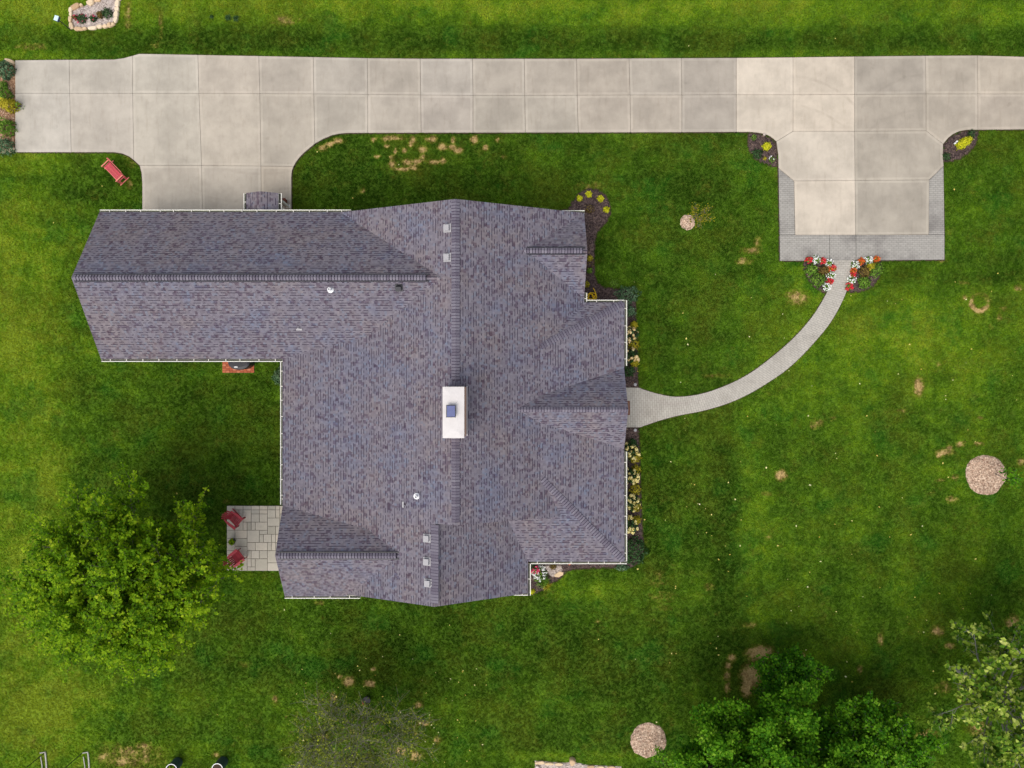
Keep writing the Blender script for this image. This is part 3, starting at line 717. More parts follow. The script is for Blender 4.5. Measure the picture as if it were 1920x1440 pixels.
_bm = bmesh.new()
_vs = [_bm.verts.new(v) for v in vv]
for f in ff: _bm.faces.new([_vs[k] for k in f])
bmesh.ops.triangulate(_bm, faces=_bm.faces)
BVH = BVHTree.FromBMesh(_bm); _bm.free()
def roofz(x, y):
    h = BVH.ray_cast(V((x, y, 30)), V((0, 0, -1)))
    return (h[0].z, h[1]) if h[0] is not None else (None, None)
def roofpt(px, py):
    """point of the roof seen at a photograph pixel"""
    o = V((0, 0, H)); d = (P(px, py, 0) - o).normalized()
    h = BVH.ray_cast(o, d)
    return h[0], h[1]

def walls():
    path = [(-21.0, 8.5), (-21.0, 1.75), (-11.45, 1.75), (-11.45, -10.5), (0.4, -10.5), (0.4, -8.85), (5.45, -8.85), (5.45, 3.85), (3.35, 3.85), (3.35, 8.5)]
    b = MB(); n = len(path)
    for i in range(n):
        a = V(path[i]); c = V(path[(i + 1) % n]); L = (c - a).length; m = max(1, int(L / 0.3))
        for k in range(m):
            p = a + (c - a) * (k / m); q = a + (c - a) * ((k + 1) / m)
            zp = (roofz(*p)[0] or 2.8) - 0.13; zq = (roofz(*q)[0] or 2.8) - 0.13
            b.face([(*p, 0), (*q, 0), (*q, zq), (*p, zp)], 0)
    b.build('wall', SIDING, HOUSE)
    # the little wall where the high ridge ends above the lower roof
    b = MB()
    y = -6.70
    xs = np.linspace(-3.7, 2.4, 24)
    for x0, x1 in zip(xs[:-1], xs[1:]):
        b.face([(x0, y, (roofz(x0, y - 0.25)[0]) - 0.2), (x1, y, (roofz(x1, y - 0.25)[0]) - 0.2), (x1, y, roofz(x1, y + 0.02)[0] - 0.1), (x0, y, roofz(x0, y + 0.02)[0] - 0.1)], 0)
    b.build('gable_wall', TRIM, HOUSE)
walls()

def opening(name, x, y, ang, w, z0, z1, door=False, panes=2):
    """a framed window or door on a wall; ang is the outward direction"""
    c, s = math.cos(ang), math.sin(ang); out = V((c, s, 0)); side = V((-s, c, 0)); o = V((x, y, 0))
    f = MB(); zc = (z0 + z1) / 2; R = Matrix((side, out, V((0, 0, 1)))).transposed()
    fr = 0.09
    for sx in (-1, 1): f.box(o + side * sx * (w / 2 - fr / 2) + out * 0.02 + V((0, 0, zc)), (fr, 0.10, z1 - z0), R)
    for z in (z0 + fr / 2, z1 - fr / 2): f.box(o + out * 0.02 + V((0, 0, z)), (w - 2 * fr, 0.10, fr), R)
    if not door:
        for k in range(1, panes): f.box(o + side * (w * (k / panes - 0.5)) + out * 0.018 + V((0, 0, zc)), (0.05, 0.09, z1 - z0 - 2 * fr), R)
    fo = f.build(name, TRIM, HOUSE)
    g = MB(); g.box(o + out * 0.005 + V((0, 0, zc)), (w - 2 * fr, 0.04, z1 - z0 - 2 * fr), R)
    g.build('panel' if door else 'pane', TERRAB if door == 1 else (TRIM if door else GLASS), fo)
HP = math.pi / 2
opening('garage_door', -18.9, 8.5, HP, 2.7, 0.02, 2.3, 2); opening('garage_door', -15.9, 8.5, HP, 2.7, 0.02, 2.3, 2); opening('door', -13.9, 8.5, HP, 1.0, 0.1, 2.15, 1)
for x in (-9.5, -6.0, 0.8): opening('window', x, 8.5, HP, 1.5, 0.9, 2.2)
for y in (6.6, 2.4): opening('window', 3.35 if y > 3.85 else 5.45, y, 0, 1.5, 0.9, 2.2)
opening('front_door', 5.45, -1.28, 0, 1.1, 0.1, 2.2, 1)
for y in (-4.8, -7.2): opening('window', 5.45, y, 0, 1.5, 0.9, 2.2)
for x in (2.6,): opening('window', x, -8.85, -HP, 1.6, 0.9, 2.2)
for x in (-9.2, -5.5, -1.8): opening('window', x, -10.5, -HP, 1.6, 0.9, 2.2)
for y in (-0.5, -3.0, -5.4): opening('window', -11.45, y, math.pi, 1.5, 0.9, 2.2)
opening('patio_door', -11.45, -8.6, math.pi, 1.9, 0.1, 2.2, 0)
for x in (-18.5, -15.0): opening('window', x, 1.75, -HP, 1.4, 1.0, 2.2)
opening('window', -21.0, 5.2, math.pi, 1.5, 1.0, 2.2)

HANG = None
def gutter(a, c, out, z, cut0=True):
    """white trough along an eave from a to c (xy), open on top, hangers across it"""
    global HANG
    a = V((*a, z)); c = V((*c, z)); d = (c - a).normalized(); o = V((*out, 0)); up = V((0, 0, 1))
    prof = [(0.0, 0.0), (0.0, -0.11), (0.095, -0.11), (0.115, -0.02), (0.122, 0.0), (0.148, 0.0), (0.148, -0.025), (0.125, -0.13), (-0.008, -0.13), (-0.008, 0.0)]
    b = MB(); n = len(prof)
    for k in range(n):
        p, q = prof[k], prof[(k + 1) % n]
        mi = 2 if k in (0, 1) else (1 if k in (2, 3) else 0)
        b.face([a + o * p[0] + up * p[1], c + o * p[0] + up * p[1], c + o * q[0] + up * q[1], a + o * q[0] + up * q[1]], mi)
    for e in (a, c):
        b.face([e + o * p + up * q for p, q in ((0, 0), (0, -0.13), (0.125, -0.13), (0.148, 0))], 0)
    g = b.build('gutter', [WHITE, TROUGH, SILT], HOUSE)
    L = (c - a).length; m = max(1, int(L / 0.83))
    R = Matrix((d, o, up)).transposed()
    if HANG is None:
        h = MB(); h.box((0, 0, 0), (0.032, 0.150, 0.012)); h0 = h.build('hanger', TRIM, g); HANG = h0.data; bpy.data.objects.remove(h0)
    for k in range(m):
        t = (k + 0.5 + random.uniform(-0.12, 0.12)) / m
        ho = bpy.data.objects.new('hanger', HANG); COL.objects.link(ho); ho.parent = g
        ho.location = a + (c - a) * t + o * 0.07 + up * 0.012
        ho.rotation_euler = (0, 0, math.atan2(d.y, d.x))
    return g
gutter((-21.50, 8.945), (-8.4, 8.945), (0, 1), 2.83)
gutter((-21.45, 1.312), (-11.96, 1.312), (0, -1), 2.78)
gutter((-11.955, 1.19), (-11.955, -6.30), (-1, 0), 2.78)
gutter((-11.82, -11.015), (-7.9, -11.015), (0, -1), 2.93)
gutter((0.833, -9.44), (0.833, -11.09), (1, 0), 2.63)
gutter((0.1, -10.945), (0.83, -10.945), (0, -1), 2.63)
gutter((0.99, -9.295), (6.03, -9.295), (0, -1), 2.63)
gutter((5.885, -9.29), (5.885, -3.55), (1, 0), 2.63)
gutter((5.885, 0.95), (5.885, 4.40), (1, 0), 2.63)
gutter((3.93, 4.265), (5.88, 4.265), (0, 1), 2.63)
gutter((3.785, 4.28), (3.785, 4.78), (1, 0), 2.67)
gutter((2.3, 8.945), (3.80, 8.945), (0, 1), 2.69)

def ridge(name, a, c, half, vent=False, step=0.148):
    """row of folded cap shingles from a (top) to c, lying on the slopes beside the line"""
    a = V(a); c = V(c); d = (c - a); L = d.length; d.normalize()
    side = V((-d.y, d.x, 0)).normalized()
    m = (a + c) / 2
    def drop(s, p):
        q = p + side * s
        z = roofz(q.x, q.y)[0]
        return z if z is not None else p.z - abs(s) * 0.4
    p = a + d * (L * 0.5)
    k1 = (p.z - drop(half, p)) / half; k2 = (p.z - drop(-half, p)) / half
    lift = 0.085 if vent else 0.022
    b = MB(); n = int(L / step)
    for i in range(n):
        t0 = a + d * (i * step); t1 = a + d * min(L, (i + 1) * step)
        tn = random.random()
        l0, l1 = lift, lift + 0.02
        for sg, kk in ((1, k1), (-1, k2)):
            e = half * (1.0 + random.uniform(-0.03, 0.03))
            q0 = t0 + V((0, 0, l0)); q1 = t1 - d * 0.030 + V((0, 0, l1))
            r0 = t0 + side * sg * e + V((0, 0, -kk * half + l0)); r1 = t1 - d * 0.030 + side * sg * e + V((0, 0, -kk * half + l1))
            f = [q0, q1, r1, r0]
            b.face(f if sg < 0 else f[::-1], 0, None, (1, 1, 1), tn)
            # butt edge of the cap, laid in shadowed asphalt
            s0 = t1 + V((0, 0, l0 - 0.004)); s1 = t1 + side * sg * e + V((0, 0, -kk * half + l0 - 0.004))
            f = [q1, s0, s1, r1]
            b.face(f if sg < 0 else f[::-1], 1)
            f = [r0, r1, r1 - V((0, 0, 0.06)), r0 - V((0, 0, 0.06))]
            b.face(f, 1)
    if vent:
        for sg, kk in ((1, k1), (-1, k2)):
            o1 = side * sg * (half + 0.028)
            b.bar(a + o1 + V((0, 0, -kk * half + 0.045)), c + o1 + V((0, 0, -kk * half + 0.045)), 0.062, 0.05, 2)
    return b.build(name, [CAP, BUTTV if vent else BUTT, BLACKM], ROOF)
ridge('ridge_cap', (-2.73, 8.92, 5.5), (-2.73, 0.05, 5.5), 0.20)
ridge('ridge_cap', (-2.73, -2.55, 5.5), (-2.73, -6.80, 5.5), 0.20)
ridge('ridge_cap', (-3.785, -6.9, 5.057), (-3.785, -10.88, 5.057), 0.20)
ridge('ridge_vent', (-21.35, 5.187, 5.2), (-4.05, 5.187, 5.2), 0.135, True)
ridge('ridge_vent', (-11.7, -8.595, 4.3), (-5.65, -8.595, 4.3), 0.135, True)
ridge('ridge_vent', (0.6, 6.72, 4.05), (3.70, 6.72, 4.05), 0.135, True)
ridge('ridge_cap', (0.30, -1.283, 4.25), (5.80, -1.283, 4.25), 0.13)
ridge('hip_cap', (5.82, 4.23, 2.715), (1.43, 1.90, 3.753), 0.17)
ridge('hip_cap', (5.82, -9.23, 2.715), (1.43, -4.745, 3.753), 0.17)

def on_roof(px, py):
    p, n = roofpt(px, py)
    t = V((0, 0, 1)).cross(n); t.normalize(); s = n.cross(t)
    return p, Matrix((t, s, n)).transposed()
def roof_vent(px, py, mat, w=0.36, hgt=0.16):
    p, R = on_roof(px, py)
    b = MB(); q = lambda x, y, z: p + R @ V((x, y, z))
    fl = 0.06; h = w / 2
    b.face([q(-h - fl, -h - fl, 0.03), q(h + fl, -h - fl, 0.03), q(h + fl, h + fl, 0.03), q(-h - fl, h + fl, 0.03)], 1)
    bot = [(-h * .8, -h * .8), (h * .8, -h * .8), (h * .8, h * .8), (-h * .8, h * .8)]; top = [(-h, -h), (h, -h), (h, h), (-h, h)]
    for k in range(4):
        a, c = bot[k], bot[(k + 1) % 4]; d, e = top[(k + 1) % 4], top[k]
        b.face([q(*a, 0.02), q(*c, 0.02), q(*d, hgt * .7), q(*e, hgt * .7)], 0)
        b.face([q(*e, hgt * .7), q(*d, hgt * .7), q(d[0] * .96, d[1] * .96, hgt), q(e[0] * .96, e[1] * .96, hgt)], 0)
    b.face([q(x * .96, y * .96, hgt) for x, y in top], 0)
    o = b.build('roof_vent', [mat, mat], ROOF)
    return o
for px, py in ((839, 428), (839, 483), (801, 1009), (801, 1052.5), (803, 1093)):
    roof_vent(px, py, VENTM, 0.30)
roof_vent(748, 539, BLACKM, 0.26, 0.22)
for px, py in ((620, 543.5), (781.5, 930)):
    p, R = on_roof(px, py); b = MB()
    b.lathe([(0.16, 0.03), (0.07, 0.10), (0.075, 0.12), (0.075, 0.34), (0.055, 0.34), (0.055, 0.2), (0, 0.2)], (0, 0, 0), 20)
    b.lathe([(0.15, 0.025), (0.15, 0.045), (0.07, 0.06)], (0, 0, 0), 20)
    o = b.build('vent_pipe', PIPEW, ROOF); o.location = p
for px, py, an in ((561, 616, 0), (757.5, 946, HP)):
    p, R = on_roof(px, py); b = MB()
    b.box(p + R @ V((0, -0.04, 0.03)), (0.30, 0.10, 0.02), R)
    b.tube([p + R @ V((0.03, 0.05, 0.0)), p + V((0, 0, 0.22))], 0.028, 8)
    b.build('pipe_flashing', VENTM, ROOF)

def chimney():
    ch = MB()
    x0, x1, y0, y1 = -3.17, -2.215, -2.47, -0.145
    w = [(x0, y0), (x1, y0), (x1, y1), (x0, y1)]
    ch.prism(w, 3.0, 7.05, 0)
    c = ch.build('chimney', BRICKW, HOUSE)
    cp = MB()
    cp.prism(offset(w, 0.02), 7.05, 7.13, 0); i1 = offset(w, 0.015); i2 = offset(w, -0.3)
    for k in range(4):
        cp.face([(*i1[k], 7.131), (*i1[(k + 1) % 4], 7.131), (*i2[(k + 1) % 4], 7.17), (*i2[k], 7.17)], 0)
    cp.face([(*q, 7.17) for q in i2], 0)
    cp.build('crown', CHIMCAP, c)
    p = P(845.5, 771, 7.4); f = MB()
    f.box((p.x, p.y, 7.22), (0.24, 0.34, 0.14), None, 1)
    f.box((p.x, p.y, 7.31), (0.36, 0.48, 0.06), None, 1)
    top = [(p.x - .22, p.y - .285), (p.x + .22, p.y - .285), (p.x + .22, p.y + .285), (p.x - .22, p.y + .285)]
    f.prism(top, 7.34, 7.37, 1, bottom=True)
    f.prism(offset(top, -0.035), 7.37, 7.40, 0)
    f.build('flue_cap', [DKMETAL, BLACKM], c)
    fl = MB(); fl.bar((x1 + 0.03, y0 - 0.05, 5.30), (x1 + 0.03, y1 + 0.05, 5.30), 0.06, 0.12, 0)
    fl.build('flashing', VENTM, c)
chimney()

def porch():
    ridge_a = P(487, 358.5, 2.62); xl = P(461.5, 362, 2.28).x; xr = P(522, 362, 2.28).x
    y1 = ridge_a.y; y0 = 8.52
    A = V((ridge_a.x, y1, 2.62)); B = V((ridge_a.x, y0, 2.62))
    faces = [[A, B, V((xl, y0, 2.28)), V((xl, y1, 2.28))], [A, V((xr, y1, 2.28)), V((xr, y0, 2.28)), B]]
    r, _ = make_roof('porch_roof', faces, HOUSE, 0.10)
    gutter((xl - 0.003, y1), (xl - 0.003, 8.95), (-1, 0), 2.23); gutter((xr + 0.003, y1), (xr + 0.003, 8.95), (1, 0), 2.23)
    for x in (xl + 0.18, xr - 0.18):
        b = MB(); b.box((x, y1 - 0.15, 1.09), (0.12, 0.12, 2.18)); b.box((x, y1 - 0.15, 0.06), (0.2, 0.2, 0.12)); b.build('porch_post', TRIM, HOUSE)
    b = MB()
    b.bar((xr + 0.16, 9.35, 2.1), (xr + 0.75, 8.75, 1.2), 0.08, 0.06); b.tube([(xr + 0.75, 8.75, 1.2), (xr + 0.75, 8.72, 0.15)], 0.045, 8)
    b.box((xr + 0.8, 9.02, 0.10), (0.09, 0.20, 0.07))
    b.build('downspout', TRIM, HOUSE)
porch()
b = MB(); p = P(531, 377, 0.4); b.prism([(p.x - .1, p.y - .13), (p.x + .12, p.y - .13), (p.x + .12, p.y + .13), (p.x - .1, p.y + .13)], 0.07, 0.42, 0); b.prism([(p.x - .12, p.y - .15), (p.x + .14, p.y - .15), (p.x + .14, p.y + .15), (p.x - .12, p.y + .15)], 0.42, 0.46, 0, bottom=True)
tag(b.build('planter_box', TERRAB), 'small dark brown box on the concrete beside the little porch roof', 'box')
b = MB(); q = [(6.05, -1.74), (6.62, -1.74), (6.62, -0.96), (6.05, -0.96)]
b.prism(q, 0.05, 0.062, 0); b.prism(offset(q, -0.05), 0.062, 0.068, 1)
tag(b.build('doormat', [TERRAB, simple('mat_pile', (0.20, 0.12, 0.08), 0.95, 0.05)]), 'reddish brown doormat on the path at the front gable', 'doormat')
for z, px, py in ((0, 0, 0),):
    b = MB(); p = P(526, 926, 1.0)
    b.tube([(-12.02, p.y, 2.7), (-11.75, p.y, 2.3), (-11.52, p.y, 2.2), (-11.52, p.y, 0.25), (-11.9, p.y, 0.1), (-12.45, p.y, 0.06)], 0.05, 8); b.box((-12.5, p.y, 0.035), (0.36, 0.26, 0.05))
    b.build('downspout', TRIM, HOUSE)

# ------------------------------------------------------------------ beds
BED_POLYS = []
def bed(name, label, cat, poly, mat, chip, dens=45, csize=0.05, edge=True, hgt=0.05, group=None, soil=True):
    w = ccw(poly); BED_POLYS.append(w)
    e = empty(name, (0, 0, 0), 0, label, cat, group)
    b = MB(); r1 = offset(w, -0.10)
    n = len(w)
    for k in range(n):
        b.face([(*w[k], 0.012), (*w[(k + 1) % n], 0.012), (*r1[(k + 1) % n], hgt), (*r1[k], hgt)], 0)
    b.face([(*q, hgt) for q in r1], 0)
    b.build('soil_surface' if mat is not GRAVEL else 'gravel_surface', mat, e)
    if edge:
        s = MB(); s.prism(offset(w, 0.07), 0.0, 0.009, 0); s.build('cut_edge', SOIL, e)
    xs = [p[0] for p in w]; ys = [p[1] for p in w]
    A = abs(area2(w)) / 2; N = int(dens * A * ((max(xs) - min(xs)) * (max(ys) - min(ys))) / max(A, 1e-3))
    N = min(N, 9000)
    x = RNG.uniform(min(xs), max(xs), N); y = RNG.uniform(min(ys), max(ys), N)
    m = inside(offset(w, -0.05), x, y)
    x, y = x[m], y[m]
    c = MB()
    for i in range(len(x)):
        a = random.uniform(0, math.pi); R = Matrix.Rotation(a, 3, 'Z') @ Matrix.Rotation(random.uniform(-.5, .5), 3, 'X') @ Matrix.Rotation(random.uniform(-.4, .4), 3, 'Y')
        L = csize * random.uniform(0.6, 1.6)
        c.box((x[i], y[i], hgt + 0.006), (L, L * random.uniform(.35, .8), csize * .3), R, 0, (1, 1, 1), random.random())
    o = c.build('mulch' if mat is not GRAVEL else 'gravel', chip, e); tag(o, kind='stuff')
    return e
NEB = [(1050, 396), (1066, 393), (1074, 378), (1086, 363), (1103, 354.5), (1121, 356.5), (1135, 367), (1143, 382), (1144, 400), (1137, 416), (1124, 430), (1117, 442), (1114.5, 460), (1113.5, 490), (1114, 515), (1119, 531), (1130, 539), (1146, 541.5), (1164, 543), (1180, 546), (1190, 556), (1192, 600), (1194, 660), (1196, 726), (1160, 726), (1160, 600), (1085, 590), (1062, 420)]
bed('mulch_bed', 'dark mulch bed with a round end wrapping the north-east house corner down to the path', 'mulch bed', pxpoly(NEB), MULCH, CHIPM, 30)
SEB = [(1160, 802), (1197, 802), (1199, 880), (1201, 940), (1204, 1000), (1206, 1030), (1199, 1052), (1185, 1063), (1150, 1064), (1100, 1065), (1075, 1067), (1062, 1070), (1058, 1077), (1048, 1086), (1034, 1092), (1018, 1106), (1002, 1113), (985, 1115), (960, 1100), (970, 1035), (1150, 1035)]
bed('mulch_bed', 'dark mulch bed south of the path along the house front and round its south-east corner', 'mulch bed', pxpoly(SEB), MULCH, CHIPM, 30)
CLB = [(1404, 250), (1422, 251), (1434, 254), (1443, 258.5), (1450, 264), (1454, 272), (1457, 290), (1457.5, 311), (1446, 311), (1432, 306), (1416, 297), (1407, 286), (1403, 272)]
bed('mulch_bed', 'small rounded mulch bed in the driveway corner left of the parking pad', 'mulch bed', pxpoly(CLB), MULCH, CHIPM, 60)
CRB = [(1768, 302), (1768, 274), (1778, 261), (1787, 254), (1798, 249), (1810, 246.5), (1834, 246), (1833, 258), (1827, 272), (1816, 286), (1800, 297), (1784, 302)]
bed('mulch_bed', 'small rounded mulch bed with brown edge in the driveway corner right of the parking pad', 'mulch bed', pxpoly(CRB), MULCH, CHIPM, 60)
FLB = [(1508, 491), (1560, 491), (1560, 520), (1552, 541), (1545, 548), (1535, 543), (1522, 533), (1512, 517), (1507, 503)]
bed('flower_bed', 'flower bed with red and white border left of the curved path top', 'flower bed', pxpoly(FLB), MULCH, CHIPM, 60)
FRB = [(1604, 491), (1650, 491), (1653, 503), (1646, 522), (1636, 537), (1618, 545), (1600, 548), (1589, 547), (1597, 524)]
bed('flower_bed', 'flower bed with red and white border right of the curved path top', 'flower bed', pxpoly(FRB), MULCH, CHIPM, 60)
LFB = [(29, 122), (29, 280), (10, 287), (-40, 287), (-60, 250), (-60, 130), (-20, 118), (10, 116)]
bed('bark_bed', 'brown bark bed with green shrubs at the west end of the driveway', 'mulch bed', pxpoly(LFB), BARKM, PCHIP, 30)
TLB = [(137, 53), (135, 38), (135, 22), (142, 14), (158, 12), (170, 4), (190, -4), (228, -10), (224, 12), (222, 30), (212, 46), (196, 51), (170, 55)]
bed('gravel_bed', 'pinkish gravel bed ringed by tan stones in the top left lawn', 'flower bed', pxpoly(TLB), GRAVEL, PEBBLE, 60, 0.06, edge=False)
BSB = [(1003, 1426), (1060, 1430), (1075, 1428), (1100, 1434), (1165, 1437), (1165, 1500), (1003, 1500)]
bed('gravel_bed', 'gravel bed with tan edging stones at the bottom edge of the lawn', 'flower bed', pxpoly(BSB), GRAVEL, PEBBLE, 40, 0.06, edge=False)
GRV = [(1015, 1058), (1054, 1058), (1057, 1069), (1052, 1076), (1040, 1083), (1034, 1083), (1026, 1074)]
bed('gravel_patch', 'grey gravel patch beside the white flowers at the south-east eave', 'gravel patch', pxpoly(GRV), GRAVEL, PEBBLE, 160, 0.045, edge=False, hgt=0.075)
def ring(px, py, rx, ry, label, seed):
    r = random.Random(seed); pts = []
    for k in range(26):
        a = 2 * math.pi * k / 26; j = 1 + r.uniform(-0.045, 0.045)
        pts.append((px + rx * j * math.cos(a), py + ry * j * math.sin(a)))
    bed('mulch_ring', label, 'mulch ring', pxpoly(pts), CHIPS, PCHIP, 90, 0.06, edge=False, hgt=0.05, group='wood chip rings round young trees')
ring(1289, 417, 14, 14.5, 'smallest pale wood chip ring, beside the yellow-green sapling', 1)
ring(1848, 890, 38, 38, 'largest pale wood chip ring, in the right-hand lawn', 2)
ring(1216, 1388, 34, 33, 'brownish wood chip ring left of the dark tree at the bottom', 3)

# ------------------------------------------------------------------ leaves and plants
def leaf_mesh(name, mat, cen, nor, size, tone, parent=None, aspect=1.5, jitter=0.35, fold=0.25):
    """many small folded leaves in one mesh; all arguments are numpy arrays"""
    N = len(cen)
    nor = nor / np.maximum(1e-6, np.linalg.norm(nor, axis=1, keepdims=True))
    ref = RNG.normal(size=(N, 3))
    a = np.cross(nor, ref); a /= np.maximum(1e-6, np.linalg.norm(a, axis=1, keepdims=True))
    b = np.cross(nor, a)
    sz = (size * (1 + RNG.uniform(-jitter, jitter, N)))[:, None]
    L = a * sz * aspect / 2; Wd = b * sz / 2; up = nor * sz * fold
    v = np.stack([cen - L, cen + Wd * 0.95 + up - L * 0.1, cen + L, cen - Wd * 0.95 + up - L * 0.1], 1).reshape(-1, 3)
    i = np.arange(N) * 4
    f = np.stack([np.stack([i, i + 1, i + 2], 1), np.stack([i, i + 2, i + 3], 1)], 1).reshape(-1, 3)
    me = bpy.data.meshes.new(name)
    me.vertices.add(len(v)); me.vertices.foreach_set('co', v.ravel())
    me.loops.add(f.size); me.loops.foreach_set('vertex_index', f.ravel().astype(np.int32))
    me.polygons.add(len(f)); me.polygons.foreach_set('loop_start', np.arange(0, f.size, 3))
    me.update(calc_edges=True)
    at = me.attributes.new('tone', 'FLOAT', 'FACE'); at.data.foreach_set('value', np.repeat(tone, 2).astype(np.float32))
    me.materials.append(mat)
    o = bpy.data.objects.new(name, me); COL.objects.link(o)
    if parent is not None: o.parent = parent
    return o
def dome(n, r, h, ry=None, shell=0.55):
    d = RNG.normal(size=(n, 3)); d[:, 2] = np.abs(d[:, 2]); d /= np.linalg.norm(d, axis=1, keepdims=True)
    q = RNG.uniform(shell, 1, n)[:, None] ** 0.7
    lump = 1 + 0.22 * np.sin(d[:, :1] * 7 + 1.3) * np.sin(d[:, 1:2] * 6 + RNG.uniform(0, 6))
    return d * q * lump * np.array([r, ry or r, h]), d
def shrub(name, label, cat, px, py, r, h, mat, n=160, leaf=0.07, ry=None, group=None, flower=None, fn=20, fs=0.12, rz=0.0, fmat2=None, spiky=False, z0=0.04):
    p = P(px, py, h * 0.6)
    e = empty(name, (p.x, p.y, z0), rz, label, cat, group)
    if spiky:
        b = MB()
        for k in range(n):
            a = random.uniform(0, 2 * math.pi); L = r * random.uniform(.6, 1.15); hh = h * random.uniform(.5, 1.1)
            o = V((random.gauss(0, r * .12), random.gauss(0, r * .12), 0)); d = V((math.cos(a), math.sin(a), 0)); s = V((-d.y, d.x, 0)) * leaf * .5
            m1 = o + d * L * .5 + V((0, 0, hh)); m2 = o + d * L + V((0, 0, hh * .55)); tn = random.random()
            b.face([o - s * .6, o + s * .6, m1 + s, m1 - s], 0, None, (1, 1, 1), tn); b.face([m1 - s, m1 + s, m2], 0, None, (1, 1, 1), tn)
        b.build('foliage', mat, e)
    else:
        c, d = dome(n, r, h, ry)
        leaf_mesh('foliage', mat, c, d + RNG.normal(size=c.shape) * .55 + np.array([0, 0, .35]), np.full(n, leaf), RNG.uniform(0, 1, n) * .75 + .25 * d[:, 2], e)
        st = MB()
        for k in range(5):
            a = 2 * math.pi * k / 5; st.tube([(0, 0, -.03), (r * .35 * math.cos(a), r * .35 * math.sin(a), h * .4), (r * .6 * math.cos(a), r * .6 * math.sin(a), h * .7)], [.012, .009, .005], 5)
        st.build('stems', BARK, e)
    if flower is not None:
        c, d = dome(fn, r * 1.0, h * 1.05, ry, .92)
        if fs > 0.09:      # heads made of many petals
            cc = np.repeat(c, 16, 0); off = RNG.normal(size=cc.shape); off /= np.linalg.norm(off, axis=1, keepdims=True)
            ss = np.repeat(RNG.uniform(.7, 1.2, fn), 16)[:, None] * fs * .5
            for k in range(fn):
                q = slice(k * 16, k * 16 + 16)
                leaf_mesh('flower_head', flower, (cc + off * ss + np.array([0, 0, .03]))[q], (off + np.array([0, 0, .3]))[q], np.full(16, fs * .66), np.clip(.5 + .35 * off[q, 2] + RNG.normal(0, .15, 16), 0, 1), e, 1.1)
        else:
            cc = np.repeat(c, 5, 0); off = RNG.normal(size=cc.shape) * np.array([1, 1, .25]) * fs * .3
            nn = np.tile([0, 0, 1.0], (len(cc), 1)) + RNG.normal(0, .25, cc.shape); tt = RNG.uniform(0, 1, len(cc))
            if fn <= 12:
                for k in range(fn):
                    q = slice(k * 5, k * 5 + 5)
                    leaf_mesh('flower_head', flower, (cc + off + np.array([0, 0, .02]))[q], nn[q], np.full(5, fs * .72), tt[q], e, 1.15)
            else: leaf_mesh('flowers', flower, cc + off + np.array([0, 0, .02]), nn, np.full(len(cc), fs * .72), tt, e, 1.15)
    return e

# hydrangeas and spireas along the house front
GH = 'hydrangeas along the house front'; GSP = 'yellow-green shrubs along the mulch edge'
for i, (px, py, r, h, m, lab) in enumerate([(1184, 627, .46, .7, F_PEACH, 'peach-cream hydrangea in the mulch north of the path, nearest the house corner'), (1182, 668, .46, .7, F_PEACH, 'peach-cream hydrangea in the mulch just north of the path'),
        (1182, 848, .50, .75, F_CREAM, 'cream hydrangea nearest the south side of the path'), (1184, 893, .48, .75, F_CREAM, 'cream hydrangea second south of the path'), (1184, 943, .48, .75, F_CREAM, 'cream hydrangea third south of the path'), (1181, 985, .46, .75, F_CREAM, 'cream hydrangea furthest south along the house front')]):
    shrub('hydrangea', lab, 'hydrangea', px, py, r, h, L_DARK, 220, .09, group=GH, flower=m, fn=26 if i > 1 else 20, fs=.13)
for px, py, r, lab in [(1189, 609, .22, 'small olive yellow shrub beside the northernmost hydrangea'), (1189, 645, .34, 'olive yellow shrub between the two peach hydrangeas'), (1190, 680, .24, 'olive yellow shrub beside the second peach hydrangea'),
        (1191, 858, .36, 'olive yellow shrub beside the cream hydrangea nearest the path'), (1193, 881, .30, 'yellow-green shrub above the second cream hydrangea'), (1191, 918, .36, 'round yellow-green shrub alone between two cream hydrangeas'), (1192, 950, .34, 'yellow-green shrub beside the third cream hydrangea'), (1194, 976, .26, 'small yellow-green shrub beside the southernmost hydrangea')]:
    shrub('spirea_shrub', lab, 'shrub', px, py, r, .4, L_OLIVE, 420, .045, group=GSP)
shrub('evergreen_shrub', 'spreading blue-green shrub at the north-east gutter corner', 'shrub', 1178, 553, .72, .55, L_BLUE, 900, .055, ry=.52)
shrub('evergreen_shrub', 'dark green shrub below the north-east gutter corner', 'shrub', 1182, 583, .34, .5, L_BLUE, 300, .06)
shrub('perennial', 'dark green low plant north of the path beside the front gable', 'plant', 1180, 695, .34, .3, L_DARK, 240, .07)
shrub('perennial', 'dark green low plant south of the path beside the front gable', 'plant', 1186, 832, .30, .3, L_DARK, 200, .07)
shrub('leafy_shrub', 'spreading dark green shrub at the south-east house corner', 'shrub', 1190, 1034, .75, .6, L_DARK, 900, .07, ry=.85)
shrub('leafy_shrub', 'grey-green shrub under the south-east eave corner', 'shrub', 1166, 1064, .45, .3, L_BLUE, 220, .06, ry=.2)
